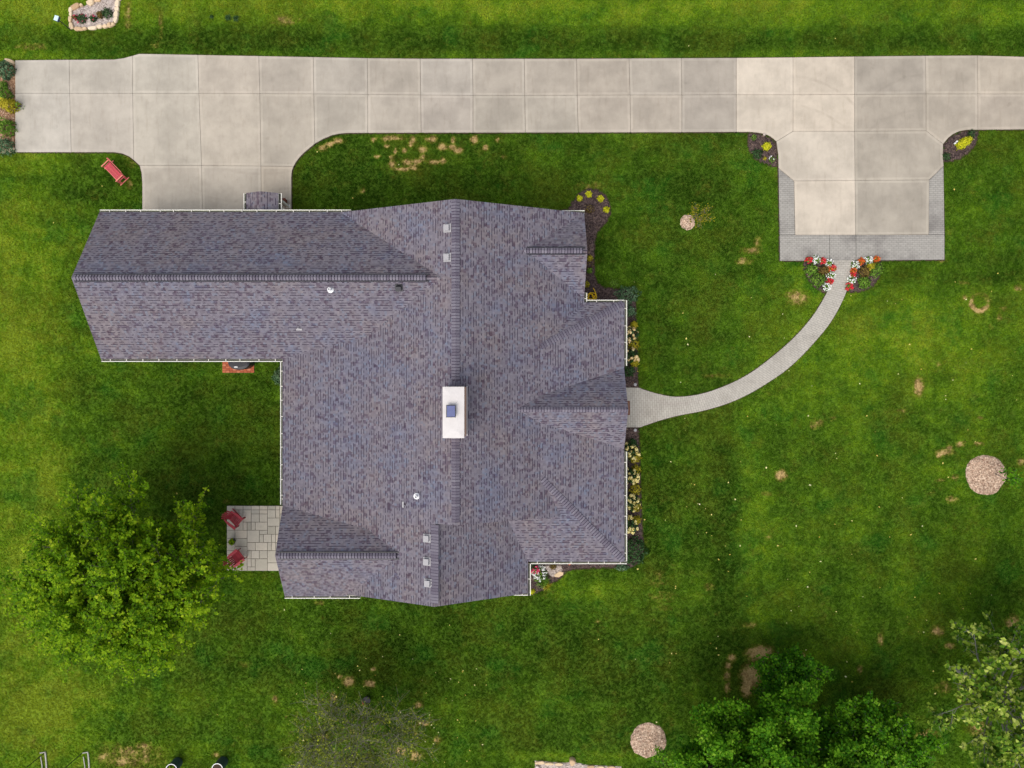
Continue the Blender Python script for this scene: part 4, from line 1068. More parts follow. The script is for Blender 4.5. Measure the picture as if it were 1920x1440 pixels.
# north-east bed
GY = 'lime plants in the round mulch bed'
for px, py, r, lab in [(1087, 372, .17, 'lime plant at the left of the round mulch bed'), (1104, 364, .19, 'lime plant at the top of the round mulch bed'), (1126, 372, .18, 'lime plant at the upper right of the round mulch bed'), (1137, 393, .18, 'lime plant at the right of the round mulch bed')]:
    shrub('lime_plant', lab, 'plant', px, py, r, .22, L_LIME, 170, .06, group=GY)
for px, py, r, m, lab in [(1106, 484, .19, L_OLIVE, 'yellow-green plant in the narrow mulch strip beside the gable'), (1106, 507, .17, L_GREEN, 'green plant in the narrow mulch strip below the gable'), (1100, 533, .18, L_OLIVE, 'olive plant at the eave just above the yellow hose')]:
    shrub('perennial', lab, 'plant', px, py, r, .2, m, 130, .055)
for px, py, lab in [(1106, 392, 'rust brown wispy plant in the middle of the round mulch bed'), (1106, 494, 'rust brown wispy plant in the narrow mulch strip')]:
    shrub('perennial', lab, 'plant', px, py, .3, .2, L_BRONZE, 90, .05)
shrub('clover_patch', 'bright green clump at the lawn edge above the blue-green shrub', 'plant', 1152, 532, .30, .10, L_GREEN, 400, .04, z0=0)
# corner beds
shrub('golden_shrub', 'small round golden shrub in the bed left of the parking pad', 'shrub', 1438.5, 274, .25, .35, L_LIME, 420, .045)
shrub('golden_shrub', 'long golden shrub in the bed right of the parking pad', 'shrub', 1810, 266, .50, .42, L_LIME, 1100, .045, ry=.28, rz=math.radians(32))
shrub('perennial', 'dark green plant in the bed left of the parking pad', 'plant', 1421, 288, .30, .28, L_DARK, 220, .06)
shrub('perennial', 'green tuft at the top of the bed left of the parking pad', 'plant', 1414, 258, .17, .2, L_GREEN, 80, .05)
shrub('perennial', 'pale green tuft with white blooms in the bed left of the parking pad', 'plant', 1448, 299, .19, .2, L_GREEN, 80, .05, flower=F_WHITE, fn=4, fs=.06)
shrub('perennial', 'small pale green tuft at the lower edge of the bed left of the parking pad', 'plant', 1434, 297, .11, .15, L_OLIVE, 60, .04)
shrub('perennial', 'dark green plant in the lower bed right of the parking pad', 'plant', 1776, 293, .26, .2, L_DARK, 160, .05)
shrub('perennial', 'dark green plant at the top of the bed right of the parking pad', 'plant', 1822, 250, .24, .2, L_DARK, 160, .05)
# flower borders at the path
GW = 'white and red bedding flowers beside the path'
side = {1: 'left flower bed', 2: 'right flower bed'}
for s, px, py, r, kind, where in [
    (1, 1517, 487, .20, 'r', 'at the left top end of the'), (1, 1531, 487, .23, 'w', 'at the top edge of the'), (1, 1543, 489, .17, 'r', 'second along the top edge of the'), (1, 1554, 494, .23, 'w', 'at the path corner of the'),
    (1, 1562, 503, .20, 'r', 'below the path corner of the'), (1, 1556, 505, .16, 'o', 'inside the path edge of the'), (1, 1558, 516, .23, 'w', 'midway down the path side of the'), (1, 1556, 527, .18, 'r', 'low on the path side of the'), (1, 1551, 538, .22, 'w', 'at the bottom tip of the'),
    (2, 1604, 497, .23, 'w', 'at the path corner of the'), (2, 1614, 490, .18, 'o', 'left on the top edge of the'), (2, 1629, 488, .24, 'w', 'at the top edge of the'), (2, 1643, 487, .19, 'o', 'at the right top end of the'),
    (2, 1600, 508, .17, 'o', 'below the path corner of the'), (2, 1599.5, 515, .17, 'r', 'midway down the path side of the'), (2, 1597, 525, .23, 'w', 'low on the path side of the'), (2, 1592, 537, .22, 'r', 'at the bottom tip of the')]:
    nm = {'r': ('red', F_RED), 'w': ('white', F_WHITE), 'o': ('orange-red', F_ORANGE)}[kind]
    if kind == 'w': shrub('bedding_flower', 'clump of white flowers %s %s' % (where, side[s]), 'flowers', px, py, r, .22, L_GREEN, 130, .06, group=GW, flower=nm[1], fn=36, fs=.064)
    else: shrub('bedding_flower', 'clump of %s flowers %s %s' % (nm[0], where, side[s]), 'flowers', px, py, r * .9, .22, L_GREEN, 90, .05, group=GW, flower=nm[1], fn=34, fs=.080)
for px, py, r, m, lab in [(1523, 505, .36, L_GREEN, 'feathery green plant in the upper left flower bed'), (1535, 524, .42, L_GREEN, 'feathery green plant in the lower left flower bed'), (1546, 507, .28, L_BRONZE, 'bronze plant inside the left flower bed'),
        (1643, 505, .46, L_GREEN, 'large feathery green plant in the right flower bed'), (1622, 509, .34, L_BRONZE, 'bronze plant inside the right flower bed'), (1622, 529, .38, L_GREEN, 'feathery green plant in the lower right flower bed'), (1633, 500, .24, L_OLIVE, 'yellow-green plant in the upper right flower bed')]:
    shrub('perennial', lab, 'plant', px, py, r, .4, m, 420, .06)
# south-east bed
shrub('bedding_flower', 'large round clump of white flowers in the south-east bed', 'flowers', 1012, 1076, .40, .3, L_GREEN, 260, .06, flower=F_WHITE, fn=75, fs=.085)
shrub('bedding_flower', 'clump of pink-red flowers beside the white clump in the south-east bed', 'flowers', 1005, 1069, .22, .32, L_GREEN, 70, .06, flower=F_PINK, fn=34, fs=.085)
shrub('daylily', 'long-leaved green plant below the white flowers in the south-east bed', 'plant', 1017, 1090, .42, .35, L_GREEN, 90, .035, spiky=True)
shrub('daylily', 'yellowing long-leaved plant at the lawn edge of the south-east bed', 'plant', 1024, 1098, .30, .3, L_OLIVE, 60, .03, spiky=True)
shrub('lime_plant', 'lime yellow plant at the bottom tip of the south-east bed', 'plant', 998, 1110, .15, .2, L_LIME, 120, .06)
shrub('perennial', 'dark green plant under the eave of the south-east bed', 'plant', 996, 1062, .25, .25, L_DARK, 130, .06)
shrub('dry_shrub', 'golden brown dry clump on the gravel patch', 'plant', 1037, 1062, .20, .14, L_BRONZE, 260, .04, z0=0.07)
# west corner
shrub('juniper', 'blue-green juniper against the inner wall corner of the house', 'shrub', 523, 706, .42, .5, L_BLUE, 500, .06, ry=.5)
# left edge shrubs
shrub('leafy_shrub', 'blue-green shrub at the upper left end of the bark bed', 'shrub', 4, 128, .50, .8, L_BLUE, 700, .07)
shrub('leafy_shrub', 'tall yellow-green shrub leaning over the driveway end', 'shrub', 12, 195, .48, .9, L_OLIVE, 620, .07, ry=.36)
shrub('leafy_shrub', 'bright green shrub left of the leaning shrub in the bark bed', 'shrub', -2, 172, .50, .8, L_GREEN, 600, .07)
shrub('leafy_shrub', 'mid green shrub with pale tips low in the bark bed', 'shrub', 6, 236, .52, .8, L_GREEN, 650, .07)
shrub('leafy_shrub', 'dark blue-green shrub at the bottom end of the bark bed', 'shrub', 5, 273, .50, .7, L_BLUE, 650, .06)
shrub('leafy_shrub', 'small round green shrub near the top stone of the bark bed', 'shrub', 7, 158, .18, .35, L_GREEN, 160, .06)
shrub('sprig', 'thin pale green sprig hanging over the driveway edge', 'plant', 34, 197, .22, .5, L_GREEN, 26, .07)
# gravel bed plants
for px, py, r, m, f, lab in [(152, 34, .28, L_DARK, F_PINK, 'dark plant with pink blooms at the left of the gravel bed'), (174, 34, .20, L_DARK, F_PINK, 'smaller dark plant with pink blooms in the middle of the gravel bed'), (200, 24, .32, L_DARK, None, 'large dark green and bronze plant at the right of the gravel bed'), (187, 27, .22, L_BRONZE, None, 'bronze plant left of the large dark plant in the gravel bed'), (140, 32, .13, L_BRONZE, F_PINK, 'small bronze plant with pink blooms against the left border stones')]:
    shrub('perennial', lab, 'plant', px, py, r, .3, m, int(900 * r), .055, flower=f, fn=7, fs=.07)
for px, py, r in [(397, 31, .12), (427, 33, .2), (442, 34, .2)]:
    shrub('grass_clump', 'dark clump of tall grass in the lawn above the driveway', 'grass clump', px, py, r, .12, L_DARK, 70, .03, group='dark grass clumps', spiky=True, z0=0)

# ------------------------------------------------------------------ stones
def stone(px, py, lx, ly, rot, hgt, label, group=None, sd=0, z0=0.0, mat=None, name='stone'):
    r = random.Random(sd * 7 + int(px * 3 + py))
    bm = bmesh.new(); bmesh.ops.create_icosphere(bm, subdivisions=3, radius=1)
    ph = [r.uniform(0, 6) for _ in range(6)]
    for v in bm.verts:
        k = 1 + .13 * math.sin(v.co.x * 3 + ph[0]) + .12 * math.sin(v.co.y * 3.5 + ph[1]) + .08 * math.sin(v.co.z * 4 + ph[2] + v.co.x * 2)
        c = v.co * k
        c.x = math.copysign(abs(c.x) ** .72, c.x); c.y = math.copysign(abs(c.y) ** .72, c.y); c.z = math.copysign(min(abs(c.z), .62), c.z)
        v.co = V((c.x * lx / 2, c.y * ly / 2, c.z * hgt / 1.0))
    me = bpy.data.meshes.new(name); bm.to_mesh(me); bm.free()
    at = me.attributes.new('tone', 'FLOAT', 'FACE'); tn = r.random(); at.data.foreach_set('value', [min(1, max(0, tn + r.uniform(-.1, .1))) for _ in me.polygons])
    me.polygons.foreach_set('use_smooth', [True] * len(me.polygons))
    me.materials.append(mat or STONE)
    o = bpy.data.objects.new(name, me); COL.objects.link(o)
    p = P(px, py); o.location = (p.x, p.y, z0 + hgt * .35); o.rotation_euler = (0, 0, math.radians(rot))
    return tag(o, label, 'stone', group)
for i, (px, py, l, w, a) in enumerate([(143, 14, .48, .32, 25), (134.5, 20, .34, .2, 85), (135, 28, .26, .18, 80), (133.5, 38, .34, .19, 80), (135.5, 49, .44, .22, 100), (150, 55.5, .52, .2, 0), (161, 55, .22, .18, 10), (175, 54, .46, .2, 5), (189, 51.5, .34, .2, 15), (199, 50.5, .30, .2, 5), (207, 48, .34, .22, 15), (213, 47, .26, .16, 20),
        (218.5, 38, .40, .22, 70), (219.5, 28, .42, .26, 85), (221, 19, .26, .22, 90), (221.5, 8, .46, .26, 85), (226, -4, .4, .26, 80), (172, 6, .46, .3, 35), (184, 1, .34, .26, 10), (196, -4, .36, .26, 5), (210, -6, .4, .26, 0), (154, 11, .2, .14, 20)]):
    stone(px, py, l, w, a, .16, 'tan border stone of the gravel bed in the top left lawn', 'tan stones round the gravel bed', i)
for i, (px, py, l, w, a) in enumerate([(1012, 1429, .5, .2, 5), (1030, 1431, .44, .18, 0), (1048, 1432, .46, .18, 0), (1108, 1437, .4, .18, 5), (1126, 1438, .46, .18, 0), (1146, 1438, .46, .18, 3)]):
    stone(px, py, l, w, a, .10, 'flat orange-tan edging stone of the gravel bed at the bottom', 'edging stones of the bottom gravel bed', i + 40)
stone(1073, 1424, .36, .34, 30, .34, 'upright pale stone at the top of the bottom gravel bed', None, 70)
stone(1007, 1440, .34, .3, 60, .2, 'white stone at the left end of the bottom gravel bed', None, 71, mat=PEBBLE)
stone(20, 117, .52, .30, -20, .2, 'large tan stone at the top corner of the bark bed', None, 80)
stone(24, 282, .36, .26, 30, .18, 'small tan stone at the bottom corner of the bark bed', None, 81)
stone(12, 284, .40, .2, 10, .14, 'flat yellowish stone beside the bottom bark bed shrub', None, 82)
b = MB(); b.prism([tuple(P(x, y).xy) for x, y in ((1039, 1077), (1049, 1070.5), (1056, 1072.5), (1055.5, 1077), (1047, 1081.5), (1040, 1080.5))], 0.03, 0.115, 0, bottom=True, tone=.55)
tag(b.build('stepping_stone', STONE), 'flat six-sided peach stone at the corner of the gravel patch', 'stone')
for i, (px, py) in enumerate([(995, 1061 + 11), (1069, 1056)]):
    stone(px, py, .2, .14, 40, .1, ['orange stone beside the pink flowers in the south-east bed', 'orange stone under the eave right of the gravel patch'][i], None, 90 + i, .03, ORBRICK)
stone(1432, 253, .14, .12, 0, .08, 'grey stone at the top of the bed left of the parking pad', None, 95, .04, PEBBLE)
for i, (px, py) in enumerate([(1788.5, 270), (1792, 266.5)]):
    b = MB(); b.lathe([(0, 0), (.045, 0), (.058, .05), (.042, .10), (.015, .115), (0, .115)], (0, 0, 0), 16)
    o = b.build('garden_ball', F_WHITE); p = P(px, py); o.location = (p.x, p.y, .05)
    tag(o, ['lower of two white garden balls beside the long golden shrub', 'upper of two white garden balls beside the long golden shrub'][i], 'garden ornament')

# ------------------------------------------------------------------ bench, chairs and small things
def bench():
    p = P(212.5, 321, .4)
    e = empty('garden_bench', (p.x, p.y, 0), math.radians(-46.5), 'faded red slatted bench on the lawn beside the driveway', 'bench')
    # local x along the bench, +y is the back
    e.scale = (.80, .80, .80)
    s = MB()
    for k in range(7): s.box((0, -.23 + k * .072, .43), (1.30, .046, .03), None, 0, (1, 1, 1), .3 + .1 * (k % 4))
    s.box((0, -.275, .40), (1.34, .03, .08), None, 0, (1, 1, 1), .95)
    s.build('seat', PINKR, e)
    b = MB(); tl = math.radians(14)
    for k in range(4):
        z = .54 + k * .1; b.box((0, .30 + (z - .43) * .25, z), (1.30, .024, .075), Matrix.Rotation(-tl, 3, 'X'), 0, (1, 1, 1), .55)
    b.box((0, .42, .93), (1.36, .05, .05), Matrix.Rotation(-tl, 3, 'X'), 0, (1, 1, 1), .8)
    b.build('backrest', PINKR, e)
    for sx in (-1, 1):
        a = MB(); a.box((sx * .72, -.02, .64), (.07, .66, .03), None, 0, (1, 1, 1), 1.0); a.box((sx * .72, -.30, .33), (.05, .05, .62), None, 0, (1, 1, 1), .8); a.box((sx * .72, .30, .45), (.05, .05, .9), Matrix.Rotation(-.14, 3, 'X'), 0, (1, 1, 1), .8)
        a.box((sx * .72, 0, .38), (.04, .56, .06), None, 0, (1, 1, 1), .6)
        a.build('armrest', PINKR, e)
        r = MB(); r.bar((sx * .80, -.42, .06), (sx * .80, .42, .06), .05, .06, 0, (1, 1, 1), .9); r.bar((sx * .80, -.2, .06), (sx * .73, -.2, .36), .05, .05); r.bar((sx * .80, .2, .06), (sx * .73, .2, .36), .05, .05)
        r.build('glider_leg', PINKR, e)
bench()
def chair(px, py, az, label):
    p = P(px, py, .35)
    e = empty('adirondack_chair', (p.x, p.y, .058), az, label, 'chair', 'red garden chairs on the patio')
    # local +x is the front
    s = MB()
    for k in range(6):
        x = .30 - k * .095; s.box((x, 0, .37 - k * .030), (.082, .50, .022), Matrix.Rotation(-.30, 3, 'Y') if False else Matrix.Rotation(.30, 3, 'Y'), 0, (1, 1, 1), .35 + .12 * (k % 3))
    s.box((.345, 0, .345), (.02, .54, .08), None, 0, (1, 1, 1), .9)
    s.build('seat', REDW, e)
    b = MB()
    for k in range(5):
        y0 = (k - 2) * .088; y1 = (k - 2) * .122; hgt = .80 - .055 * abs(k - 2) ** 1.4
        a = V((-.20, y0, .20)); c = V((-.20 - hgt * .50, y1, .20 + hgt * .87))
        b.bar(a, c, .082, .02, 0, (1, 1, 1), .3 + .14 * k / 2, up=V((.87, 0, .5)))
    b.bar((-.36, -.30, .52), (-.36, .30, .52), .05, .03)
    b.build('backrest', REDW, e)
    for sy in (-1, 1):
        a = MB(); a.prism([(.40, sy * .25), (.40, sy * .40), (-.05, sy * .40), (-.40, sy * .33), (-.40, sy * .27)], .555, .58, 0, (1, 1, 1), .85, bottom=True)
        a.build('armrest', REDW, e)
        l = MB(); l.box((.33, sy * .30, .28), (.09, .03, .55), None, 0, (1, 1, 1), .3); l.build('front_leg', REDW, e)
        l = MB(); l.bar((.36, sy * .265, .34), (-.52, sy * .265, .03), .028, .12, 0, (1, 1, 1), .25); l.build('rear_leg', REDW, e)
chair(441, 973, math.radians(-38), 'red slatted garden chair at the top left patio corner, facing the lower right')
chair(444, 1046, math.radians(38), 'red slatted garden chair at the bottom left of the patio, facing the upper right')
def pot(px, py, r, h, label, m, lm, n, group=None, z0=.056):
    p = P(px, py, h)
    e = empty('plant_pot', (p.x, p.y, z0), 0, label, 'plant pot', group)
    b = MB(); b.lathe([(0, 0), (r * .72, 0), (r * .95, h * .9), (r * 1.05, h * .9), (r * 1.05, h), (r * .9, h), (r * .88, h * .85), (0, h * .85)], (0, 0, 0), 24); b.build('pot', m, e, smooth=False)
    c, d = dome(n, r * 1.0, h * .55); c[:, 2] += h * .85
    leaf_mesh('foliage', lm, c, d + RNG.normal(size=c.shape) * .5, np.full(n, .06), RNG.uniform(0, 1, n), e)
pot(435, 1016, .17, .32, 'dark round pot of green leaves on the patio between the red chairs', BLACKM, L_MAPLE, 120)

def grill():
    pd = MB(); r = random.Random(3)
    x0, x1 = P(417.5, 0).x, P(477, 0).x; y0, y1 = P(0, 699).y, 1.72
    nx = 9; ny = 9
    pd.prism([(x0, y0), (x1, y0), (x1, y1), (x0, y1)], 0, .02, 1)
    for i in range(nx):
        for j in range(ny):
            if (i in (0, nx - 1)): a = (x0 + (x1 - x0) * i / nx, y0 + (y1 - y0) * j / ny, x0 + (x1 - x0) * (i + 1) / nx, y0 + (y1 - y0) * (j + 1) / ny)
            else: a = (x0 + (x1 - x0) * i / nx, y0 + (y1 - y0) * j / ny, x0 + (x1 - x0) * (i + 1) / nx, y0 + (y1 - y0) * (j + 1) / ny)
            pd.prism(offset([(a[0], a[1]), (a[2], a[1]), (a[2], a[3]), (a[0], a[3])], -.006), .0, .045 + r.uniform(0, .006), 0, tone=r.random())
    tag(pd.build('brick_pad', [ORBRICK, JOINT]), 'orange-red brick pad under the black grill at the wing eave', 'brick pad')
    c = P(447, 674, .9); e = empty('barbecue_grill', (c.x, 1.5, .05), 0, 'black rounded grill on the orange brick pad under the wing eave', 'grill')
    yf = P(447, 693.5, .9).y - 1.5; hw = (P(466.5, 0, .9).x - P(424, 0, .9).x) / 2
    def plan(sc, n=18):
        pts = [(hw * sc, .12), (hw * sc, -.12)]
        for k in range(1, n):
            a = math.pi * k / n; q = (math.cos(a) * hw * sc, -.2 + (yf * sc + .2) * math.sin(a) ** .75)
            pts.append(q)
        pts += [(-hw * sc, -.12), (-hw * sc, .12)]
        return pts
    b = MB(); b.prism(plan(.94), .0, .62, 0); b.build('body', BLACKM, e)
    l = MB(); p0 = ccw(plan(1.0)); p1 = ccw(plan(.97)); p2 = ccw(plan(.80)); n = len(p0)
    l.prism(p0, .62, .74, 0)
    for A, zA, B, zB in ((p0, .741, p1, .79), (p1, .79, p2, .84)):
        for k in range(n): l.face([(*A[k], zA), (*A[(k + 1) % n], zA), (*B[(k + 1) % n], zB), (*B[k], zB)], 0)
    l.face([(*q, .84) for q in p2], 0)
    l.box((.12, -.12, .845), (.014, .55, .012))
    l.build('lid', BLACKM, e)
    g = MB(); q = P(442, 688.3, .92); g.box((q.x - c.x, q.y - 1.5, .852), (.19, .06, .012)); g.build('badge', PIPEW, e)
grill()

def light(px, py, label):
    p = P(px, py, .3); e = empty('path_light', (p.x, p.y, .04), 0, label, 'path light', 'round path lights at the front walk')
    b = MB(); b.tube([(0, 0, -.03), (0, 0, .24)], .012, 8); b.build('stake', BLACKM, e)
    b = MB(); b.lathe([(0, .22), (.05, .22), (.055, .27), (.09, .275), (.085, .295), (.04, .315), (0, .318)], (0, 0, 0), 20); b.build('lamp_cap', VENTM, e, smooth=False)
light(1191, 721, 'grey round path light in the mulch just north of the front walk'); light(1191, 806.5, 'grey round path light in the mulch just south of the front walk')

def hose():
    p = P(1107, 557); b = MB(); pts = []
    r = random.Random(4)
    for k in range(150):
        a = k * .21; rr = .19 + .05 * math.sin(k * .35) + .03 * math.sin(k * .77)
        pts.append((p.x + rr * math.cos(a) * 1.1 + .05 * math.sin(k * .09), p.y + rr * math.sin(a) * .9 + .04 * math.cos(k * .07), .08 + .0012 * k))
    pts += [(p.x + .26, p.y + .22, .24), (p.x + .18, p.y + .44, .10), (p.x + .14, p.y + .5, .07)]
    b.tube(pts, .019, 6)
    tag(b.build('garden_hose', YELLOW, None, True), 'coiled yellow hose on the mulch in the inner gutter corner', 'hose')
hose()

def post():
    p = P(133.5, 56.5); e = empty('post_box', (p.x, p.y, 0), math.radians(-18), 'pale blue box on a thin dark post beside the gravel bed', 'box on post')
    b = MB(); b.tube([(0, 0, 0), (0, 0, 1.14)], .025, 10); b.build('post', BLACKM, e)
    b = MB(); b.box((0, 0, 1.20), (.20, .25, .14)); b.build('box', simple('navy_paint', (.03, .06, .16), .4, .4), e)
    b = MB(); b.box((0, 0, 1.283), (.22, .27, .022)); b.box((0, 0, 1.30), (.15, .2, .014)); b.build('lid', simple('pale_blue_paint', (.58, .74, .80), .35, .5), e)
post()

def goal():
    a = P(84, 1411); c = P(164, 1411)
    e = empty('sports_goal', (a.x, a.y, 0), 0, 'goal frame with white ground pipes and thin black uprights at the bottom left', 'goal')
    for k, q in enumerate((V((0, 0, 0)), c - a)):
        b = MB()
        b.tube([q + V((.06, .02, .05)), q + V((.12, -.6, .05)), q + V((.18, -1.8, .05))], .04, 8)
        b.tube([q + V((-.24, 0, .05)), q + V((.08, .05, .05))], .032, 8)
        b.tube([q + V((-.20, -.2, .05)), q + V((-.12, -.7, .05)), q + V((-.05, -1.8, .05))], .026, 8)
        b.build('ground_frame', simple('worn_white_pipe', (.42, .40, .36), .6, .3, var=.35, scale=9), e)
        s = MB(); o = q + (V((.02, .0, .05)) if k == 0 else V((-.28, -.02, .05)))
        s.tube([o, o + V((0, 0, 2.1))], .020, 8); s.build('upright', BLACKM, e)
    s = MB(); s.tube([V((.02, 0, 2.12)), (c - a) + V((-.28, -.02, 2.12))], .02, 8); s.build('crossbar', BLACKM, e)
goal()
def barrel(px, py, r, h, label, lm):
    p = P(px, py, h); e = empty('barrel_planter', (p.x, p.y, 0), 0, label, 'planter', 'ribbed barrel planters at the bottom edge')
    prof = [(0, 0), (r * .86, 0)]
    for k in range(7):
        z = h * (k + .5) / 7.5; prof += [(r * (.92 + .05 * (k % 2)), z)]
    prof += [(r, h * .96)]
    b = MB(); b.lathe(prof, (0, 0, 0), 28); b.build('barrel', simple('grey_green_plastic', (.030, .055, .055), .5, .4, var=.3), e)
    b = MB(); b.lathe([(r, h * .955), (r * 1.03, h * .97), (r * 1.03, h), (r * .92, h), (r * .90, h * .93)], (0, 0, 0), 28); b.build('rim', PIPEW, e)
    b = MB(); b.lathe([(r * .9, h * .9), (0, h * .92)], (0, 0, 0), 28); b.build('soil', SOIL, e)
    if lm:
        c, d = dome(150, r * .7, .2); c[:, 2] += h * .9; leaf_mesh('foliage', lm, c, d, np.full(150, .06), RNG.uniform(0, 1, 150), e)
barrel(321, 1443, .30, .8, 'ribbed dark barrel planter with green leaves at the bottom edge', L_MAPLE); barrel(407, 1442, .30, .85, 'ribbed dark barrel planter with bare soil at the bottom edge', None)

def basepot():
    p = P(689, 1310); e = empty('plant_pot', (p.x, p.y, 0), 0, 'black pot with a tuft of orange blooms under the bare tree', 'plant pot')
    b = MB(); b.lathe([(0, 0), (.16, 0), (.21, .24), (.22, .26), (.18, .26), (.17, .2), (0, .2)], (0, 0, 0), 20); b.build('pot', BLACKM, e)
    c, d = dome(60, .14, .14); c += np.array([-.14, -.22, .05]); leaf_mesh('flowers', F_ORANGE, c, d, np.full(60, .07), RNG.uniform(0, 1, 60), e)
basepot()

def litter():
    n = 300; px = RNG.uniform(0, 1920, n); py = RNG.uniform(0, 1440, n)
    w = RNG.uniform(0, 1, n)
    px[:170] = RNG.uniform(1180, 1910, 170); py[:170] = RNG.uniform(500, 1400, 170)
    px[170:240] = RNG.uniform(540, 920, 70); py[170:240] = RNG.uniform(1230, 1430, 70)
    x = (px - 960) * K; y = (720 - py) * K
    bad = np.zeros(n, bool)
    for q in DRIVE_POLYS + BED_POLYS: bad |= inside(q, x, y)
    x, y = x[~bad], y[~bad]; n = len(x)
    c = np.stack([x, y, np.full(n, .05)], 1); nn = np.tile([0, 0, 1.0], (n, 1)) + RNG.normal(0, .3, (n, 3))
    o = leaf_mesh('fallen_leaves', m_leaf('fallen_leaf', [(0, (.50, .36, .06)), (.5, (.72, .62, .18)), (1, (.85, .82, .50))], .1), c, nn, RNG.uniform(.035, .085, n), RNG.uniform(0, 1, n))
    tag(o, 'scattered small pale yellow fallen leaves on the lawn', 'leaves', kind='stuff')
litter()

# ------------------------------------------------------------------ trees
def tree(name, label, x, y, h, tr, cz, rx, ry, rz, nl, ns, nt, lpt, lsize, lmat, bmat, seed, seclen=.42, twig=.7, up=.35, droop=0.0, light_bias=.0, spread=.10, start=.22, aspect=1.35, ell=-0.25, hole=None):
    r = random.Random(seed)
    e = empty(name, (x, y, 0), 0, label, 'tree')
    w = MB(); cen = []; nor = []; ton = []
    top = V((r.uniform(-.3, .3), r.uniform(-.3, .3), h * .82))
    tp = [V((0, 0, 0)) + top * t + V((math.sin(t * 5 + seed) * .12 * t, math.cos(t * 4 + seed) * .12 * t, 0)) for t in (0, .12, .3, .5, .7, .85, 1)]
    w.tube(tp, [tr * 1.35, tr * 1.05, tr * .9, tr * .7, tr * .45, tr * .28, tr * .12], 9)
    def tpt(t):
        k = t * (len(tp) - 1); i = min(int(k), len(tp) - 2); return tp[i].lerp(tp[i + 1], k - i)
    C = V((0, 0, cz))
    for i in range(nl):
        el = ell + (1.0 - ell) * ((i + .5) / nl) ** .85; el = math.asin(max(-.95, min(.98, el)))
        az = i * 2.39996 + r.uniform(-.35, .35)
        d = V((math.cos(az) * math.cos(el), math.sin(az) * math.cos(el), math.sin(el)))
        q = r.uniform(.80, 1.10)
        tgt = C + V((d.x * rx * q, d.y * ry * q, d.z * rz * q))
        if hole is not None and hole(tgt): continue
        t0 = start + (.92 - start) * min(1, max(0, (tgt.z / h) * r.uniform(.55, .85)))
        s = tpt(min(.95, t0)); s0 = s
        mid = s.lerp(tgt, .5) + V((0, 0, -.12 * (tgt - s).length * (1 if el < .8 else 0) * (1 - up)))
        path = [s, s.lerp(mid, .55) , mid, mid.lerp(tgt, .5) + V((0, 0, .05)), tgt]
        L = (tgt - s).length
        lr = tr * .35 * (L / (rx + .01)) ** .5
        w.tube(path, [lr, lr * .8, lr * .6, lr * .38, lr * .14], 6, cap=False)
        ldir = (tgt - s).normalized()
        for j in range(ns):
            t = .30 + .70 * (j + r.random()) / ns
            k = t * 4; a = min(int(k), 3); o = path[a].lerp(path[a + 1], min(1, k - a))
            rd = V((r.gauss(0, 1), r.gauss(0, 1), r.gauss(0, .7))); rd -= ldir * rd.dot(ldir); rd.normalize()
            sd_ = (ldir * .75 + rd * .95 + V((0, 0, up * .6))).normalized()
            sl_ = seclen * L * (1.1 - .6 * t) * r.uniform(.7, 1.25)
            en = o + sd_ * sl_ + V((0, 0, -droop * sl_))
            w.tube([o, o.lerp(en, .5) + V((0, 0, .04 * sl_)), en], [lr * .30, lr * .2, lr * .07], 4, cap=False)
            for m in range(nt):
                t2 = .25 + .75 * (m + r.random()) / nt
                o2 = o.lerp(en, t2)
                rd = V((r.gauss(0, 1), r.gauss(0, 1), r.gauss(0, .8))).normalized()
                td = (sd_ * .6 + rd * .9 + V((0, 0, up))).normalized()
                tl_ = twig * r.uniform(.5, 1.2); e2 = o2 + td * tl_
                w.tube([o2, e2], [.010, .004], 3, cap=False)
                base = r.random()
                for n_ in range(lpt):
                    f = r.uniform(.15, 1.05)
                    c = o2.lerp(e2, f) + V((r.gauss(0, spread), r.gauss(0, spread), r.gauss(0, spread * .7)))
                    cen.append(c); nn = V((r.gauss(0, .5), r.gauss(0, .5), 1.0)) + td * .35
                    nor.append(nn); ton.append(min(1, max(0, .12 + .50 * base + .40 * r.random() + light_bias - .1)))
    w.build('trunk', bmat, e)
    cen = np.array([tuple(c) for c in cen]); nor = np.array([tuple(c) for c in nor]); n = len(cen)
    leaf_mesh('crown', lmat, cen, nor, np.full(n, lsize), np.array(ton), e, aspect)
    return e

MC = P(238, 1092, 4.9)
tree('maple_tree', 'large rounded bright green maple on the lawn left of the patio', MC.x - .1, MC.y + .2, 9.0, .20, 4.7, 4.45, 3.85, 3.7, 56, 10, 7, 25, .105, L_MAPLE, BARK, 3, .36, 1.0, .65, spread=.075)
MC = P(1440, 1440, 4.2)
tree('shade_tree', 'broad dark green clumpy tree at the bottom edge right of the chip ring', MC.x, MC.y, 7.6, .2, 4.2, 4.4, 3.9, 3.0, 40, 11, 10, 22, .115, L_OAK, BARK, 8, .30, .5, .35, spread=.13, light_bias=.05)
MC = P(1478, 1268, 2.2)
tree('small_tree', 'small dark green tree beside the dead grass patch, above the broad tree', MC.x, MC.y, 3.6, .08, 2.2, 1.6, 1.4, 1.3, 20, 6, 6, 14, .10, L_OAK, BARK, 12, .4, .4, .3, light_bias=-.10)
MC = P(1615, 1405, 3.0)
tree('shade_tree', 'dark green tree with grey twigs at the bottom edge, right of the broad tree', MC.x, MC.y, 5.6, .12, 3.2, 3.1, 2.6, 2.2, 32, 9, 9, 17, .115, L_OAK, GREYBARK, 21, .34, .5, .3, light_bias=.05)
MC = P(1925, 1345, 4.6)
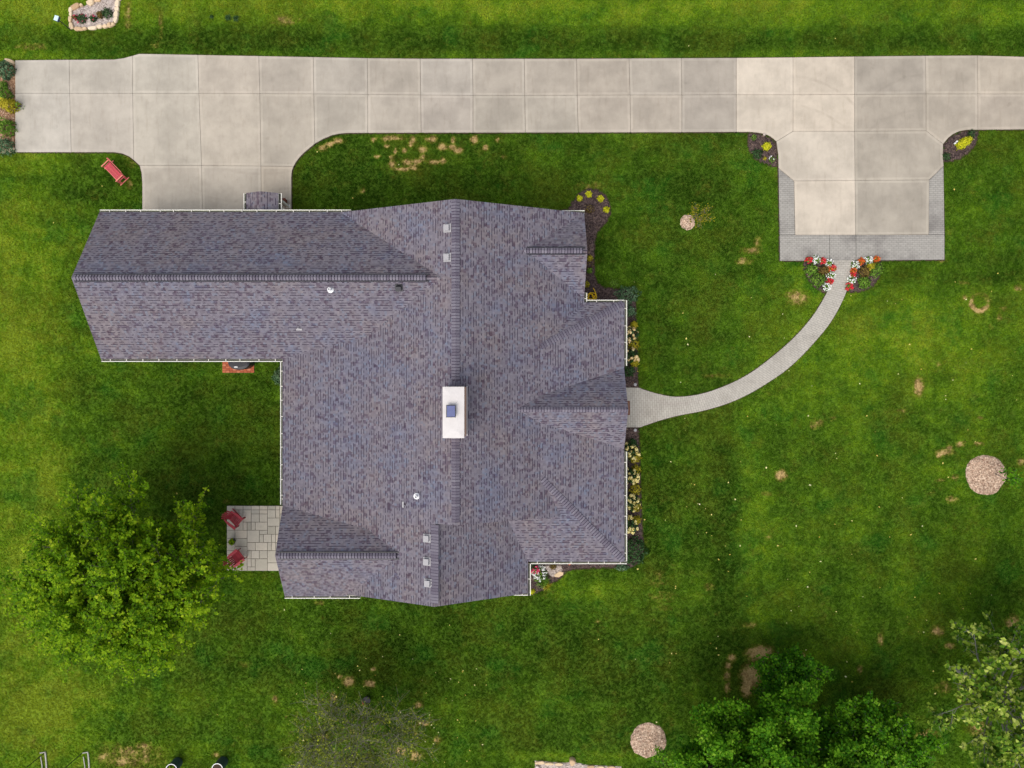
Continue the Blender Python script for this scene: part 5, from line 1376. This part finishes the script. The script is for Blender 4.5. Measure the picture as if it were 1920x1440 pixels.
tree('sycamore_tree', 'open pale-leaved tree with visible branches at the bottom right edge', MC.x - .6, MC.y + .6, 7.6, .14, 4.6, 3.6, 4.6, 2.9, 32, 8, 5, 8, .16, L_PALE, GREYBARK, 31, .38, .5, .35, light_bias=.07)
MC = P(672, 1385, 3.2)
tree('bare_tree', 'nearly bare grey-twigged tree at the bottom centre of the lawn', P(690, 1335).x, P(690, 1335).y, 5.4, .10, 3.2, 3.4, 2.5, 2.2, 28, 8, 7, 6, .075, L_SPARSE, TWIGM, 41, .45, .8, .2, spread=.10, light_bias=.10)
tree('sapling', 'thin yellow-green sapling beside the smallest chip ring', P(1301, 411).x, P(1301, 411).y, 1.7, .02, 1.1, .5, .62, .6, 9, 3, 3, 4, .06, L_OLIVE, BARK, 51, .5, .25, .4, light_bias=-.38)
tree('sapling', 'small leafy sapling at the edge of the largest chip ring', P(1864, 888).x, P(1864, 888).y, 1.8, .02, 1.3, .36, .42, .4, 7, 3, 2, 5, .10, L_OAK, BARK, 52, .5, .22, .4)
tree('sapling', 'small leafy sapling at the edge of the bottom chip ring', P(1228, 1397).x, P(1228, 1397).y, 1.4, .02, 1.0, .32, .40, .4, 7, 3, 2, 5, .09, L_OAK, BARK, 53, .5, .22, .4)

# ------------------------------------------------------------------ grass blades standing on the lawn (uncountable: one object)
def grass():
    dens = 95.0
    x0, x1, y0, y1 = -37, 37, -30, 30
    n = int((x1 - x0) * (y1 - y0) * dens)
    x = RNG.uniform(x0, x1, n); y = RNG.uniform(y0, y1, n)
    far = np.maximum(np.abs(x) - 30.0, np.abs(y) - 22.8)          # the stand thins out beyond the yard
    k0 = RNG.uniform(0, 1, n) > np.clip(far / 7.0, 0, 1)
    x, y = x[k0], y[k0]; n = len(x)
    bad = np.zeros(n, bool)
    for q in DRIVE_POLYS: bad |= inside(offset(q, 0.028), x, y)
    for q in BED_POLYS: bad |= inside(q, x, y)
    for q in ([(-21, 1.75), (-11.45, 1.75), (-11.45, -10.5), (.4, -10.5), (.4, -8.85), (5.45, -8.85), (5.45, 3.85), (3.35, 3.85), (3.35, 8.5), (-21, 8.5)], [(-16.4, .5), (-14.4, .5), (-14.4, 1.8), (-16.4, 1.8)]):
        bad |= inside(q, x, y)
    x, y = x[~bad], y[~bad]
    def samp(A):
        i = np.clip(np.searchsorted(LXS, x) - 1, 0, len(LXS) - 2); j = np.clip(np.searchsorted(LYS, y) - 1, 0, len(LYS) - 2)
        fx = (x - LXS[i]) / (LXS[i + 1] - LXS[i]); fy = (y - LYS[j]) / (LYS[j + 1] - LYS[j])
        return (A[j, i] * (1 - fx) + A[j, i + 1] * fx) * (1 - fy) + (A[j + 1, i] * (1 - fx) + A[j + 1, i + 1] * fx) * fy
    lu, dr = samp(LUSH_SHADE_A), samp(DRY_A)
    keep = RNG.uniform(0, 1, len(x)) > np.clip((dr - .35) * 1.6, 0, .85)
    x, y, lu, dr = x[keep], y[keep], lu[keep], dr[keep]; n = len(x)
    me = bpy.data.meshes.new('grass')
    me.vertices.add(n); me.vertices.foreach_set('co', np.stack([x, y, np.zeros(n)], 1).ravel())
    for nm, d in (('lush_shade', lu), ('dry', dr), ('rz', RNG.uniform(0, 6.283, n)), ('sc', RNG.uniform(.65, 1.35, n))):
        a = me.attributes.new(nm, 'FLOAT', 'POINT'); a.data.foreach_set('value', d.astype(np.float32))
    o = bpy.data.objects.new('grass', me); COL.objects.link(o); tag(o, 'short green mown grass blades over the whole lawn', 'grass', kind='stuff')
    # one tuft of blades as the instanced geometry
    b = MB(); r = random.Random(9)
    for k in range(11):
        a = r.uniform(0, 6.283); L = r.uniform(.035, .075); h = r.uniform(.030, .060); w = r.uniform(.006, .010)
        q = V((r.gauss(0, .03), r.gauss(0, .03), 0)); d = V((math.cos(a), math.sin(a), 0)); sd = V((-d.y, d.x, 0)) * w
        m1 = q + d * L * .45 + V((0, 0, h)); m2 = q + d * L + V((0, 0, h * .75)); tn = r.random()
        b.face([q - sd, q + sd, m1 + sd * .8, m1 - sd * .8], 0, None, (1, 1, 1), tn); b.face([m1 - sd * .8, m1 + sd * .8, m2], 0, None, (1, 1, 1), min(1, tn + .15))
    tuft = b.build('grass_tuft', m_lawn('grass_blade', 'INSTANCER'))
    tm = tuft.data; bpy.data.objects.remove(tuft)
    ng = bpy.data.node_groups.new('grass_on_points', 'GeometryNodeTree')
    ng.interface.new_socket('Geometry', in_out='INPUT', socket_type='NodeSocketGeometry'); ng.interface.new_socket('Geometry', in_out='OUTPUT', socket_type='NodeSocketGeometry')
    N = ng.nodes.new; gi = N('NodeGroupInput'); go = N('NodeGroupOutput')
    mp = N('GeometryNodeMeshToPoints'); ip = N('GeometryNodeInstanceOnPoints')
    hold = bpy.data.objects.new('grass_tuft', tm)
    oi = N('GeometryNodeObjectInfo'); oi.inputs['Object'].default_value = hold
    def na(nm):
        q = N('GeometryNodeInputNamedAttribute'); q.data_type = 'FLOAT'; q.inputs['Name'].default_value = nm; return q.outputs['Attribute']
    cx = N('ShaderNodeCombineXYZ'); er = N('FunctionNodeEulerToRotation')
    L = ng.links.new
    L(gi.outputs[0], mp.inputs['Mesh']); L(mp.outputs[0], ip.inputs['Points']); L(oi.outputs['Geometry'], ip.inputs['Instance'])
    L(na('rz'), cx.inputs[2]); L(cx.outputs[0], er.inputs[0]); L(er.outputs[0], ip.inputs['Rotation'])
    L(na('sc'), ip.inputs['Scale']); L(ip.outputs[0], go.inputs[0])
    md = o.modifiers.new('blades', 'NODES'); md.node_group = ng
grass()
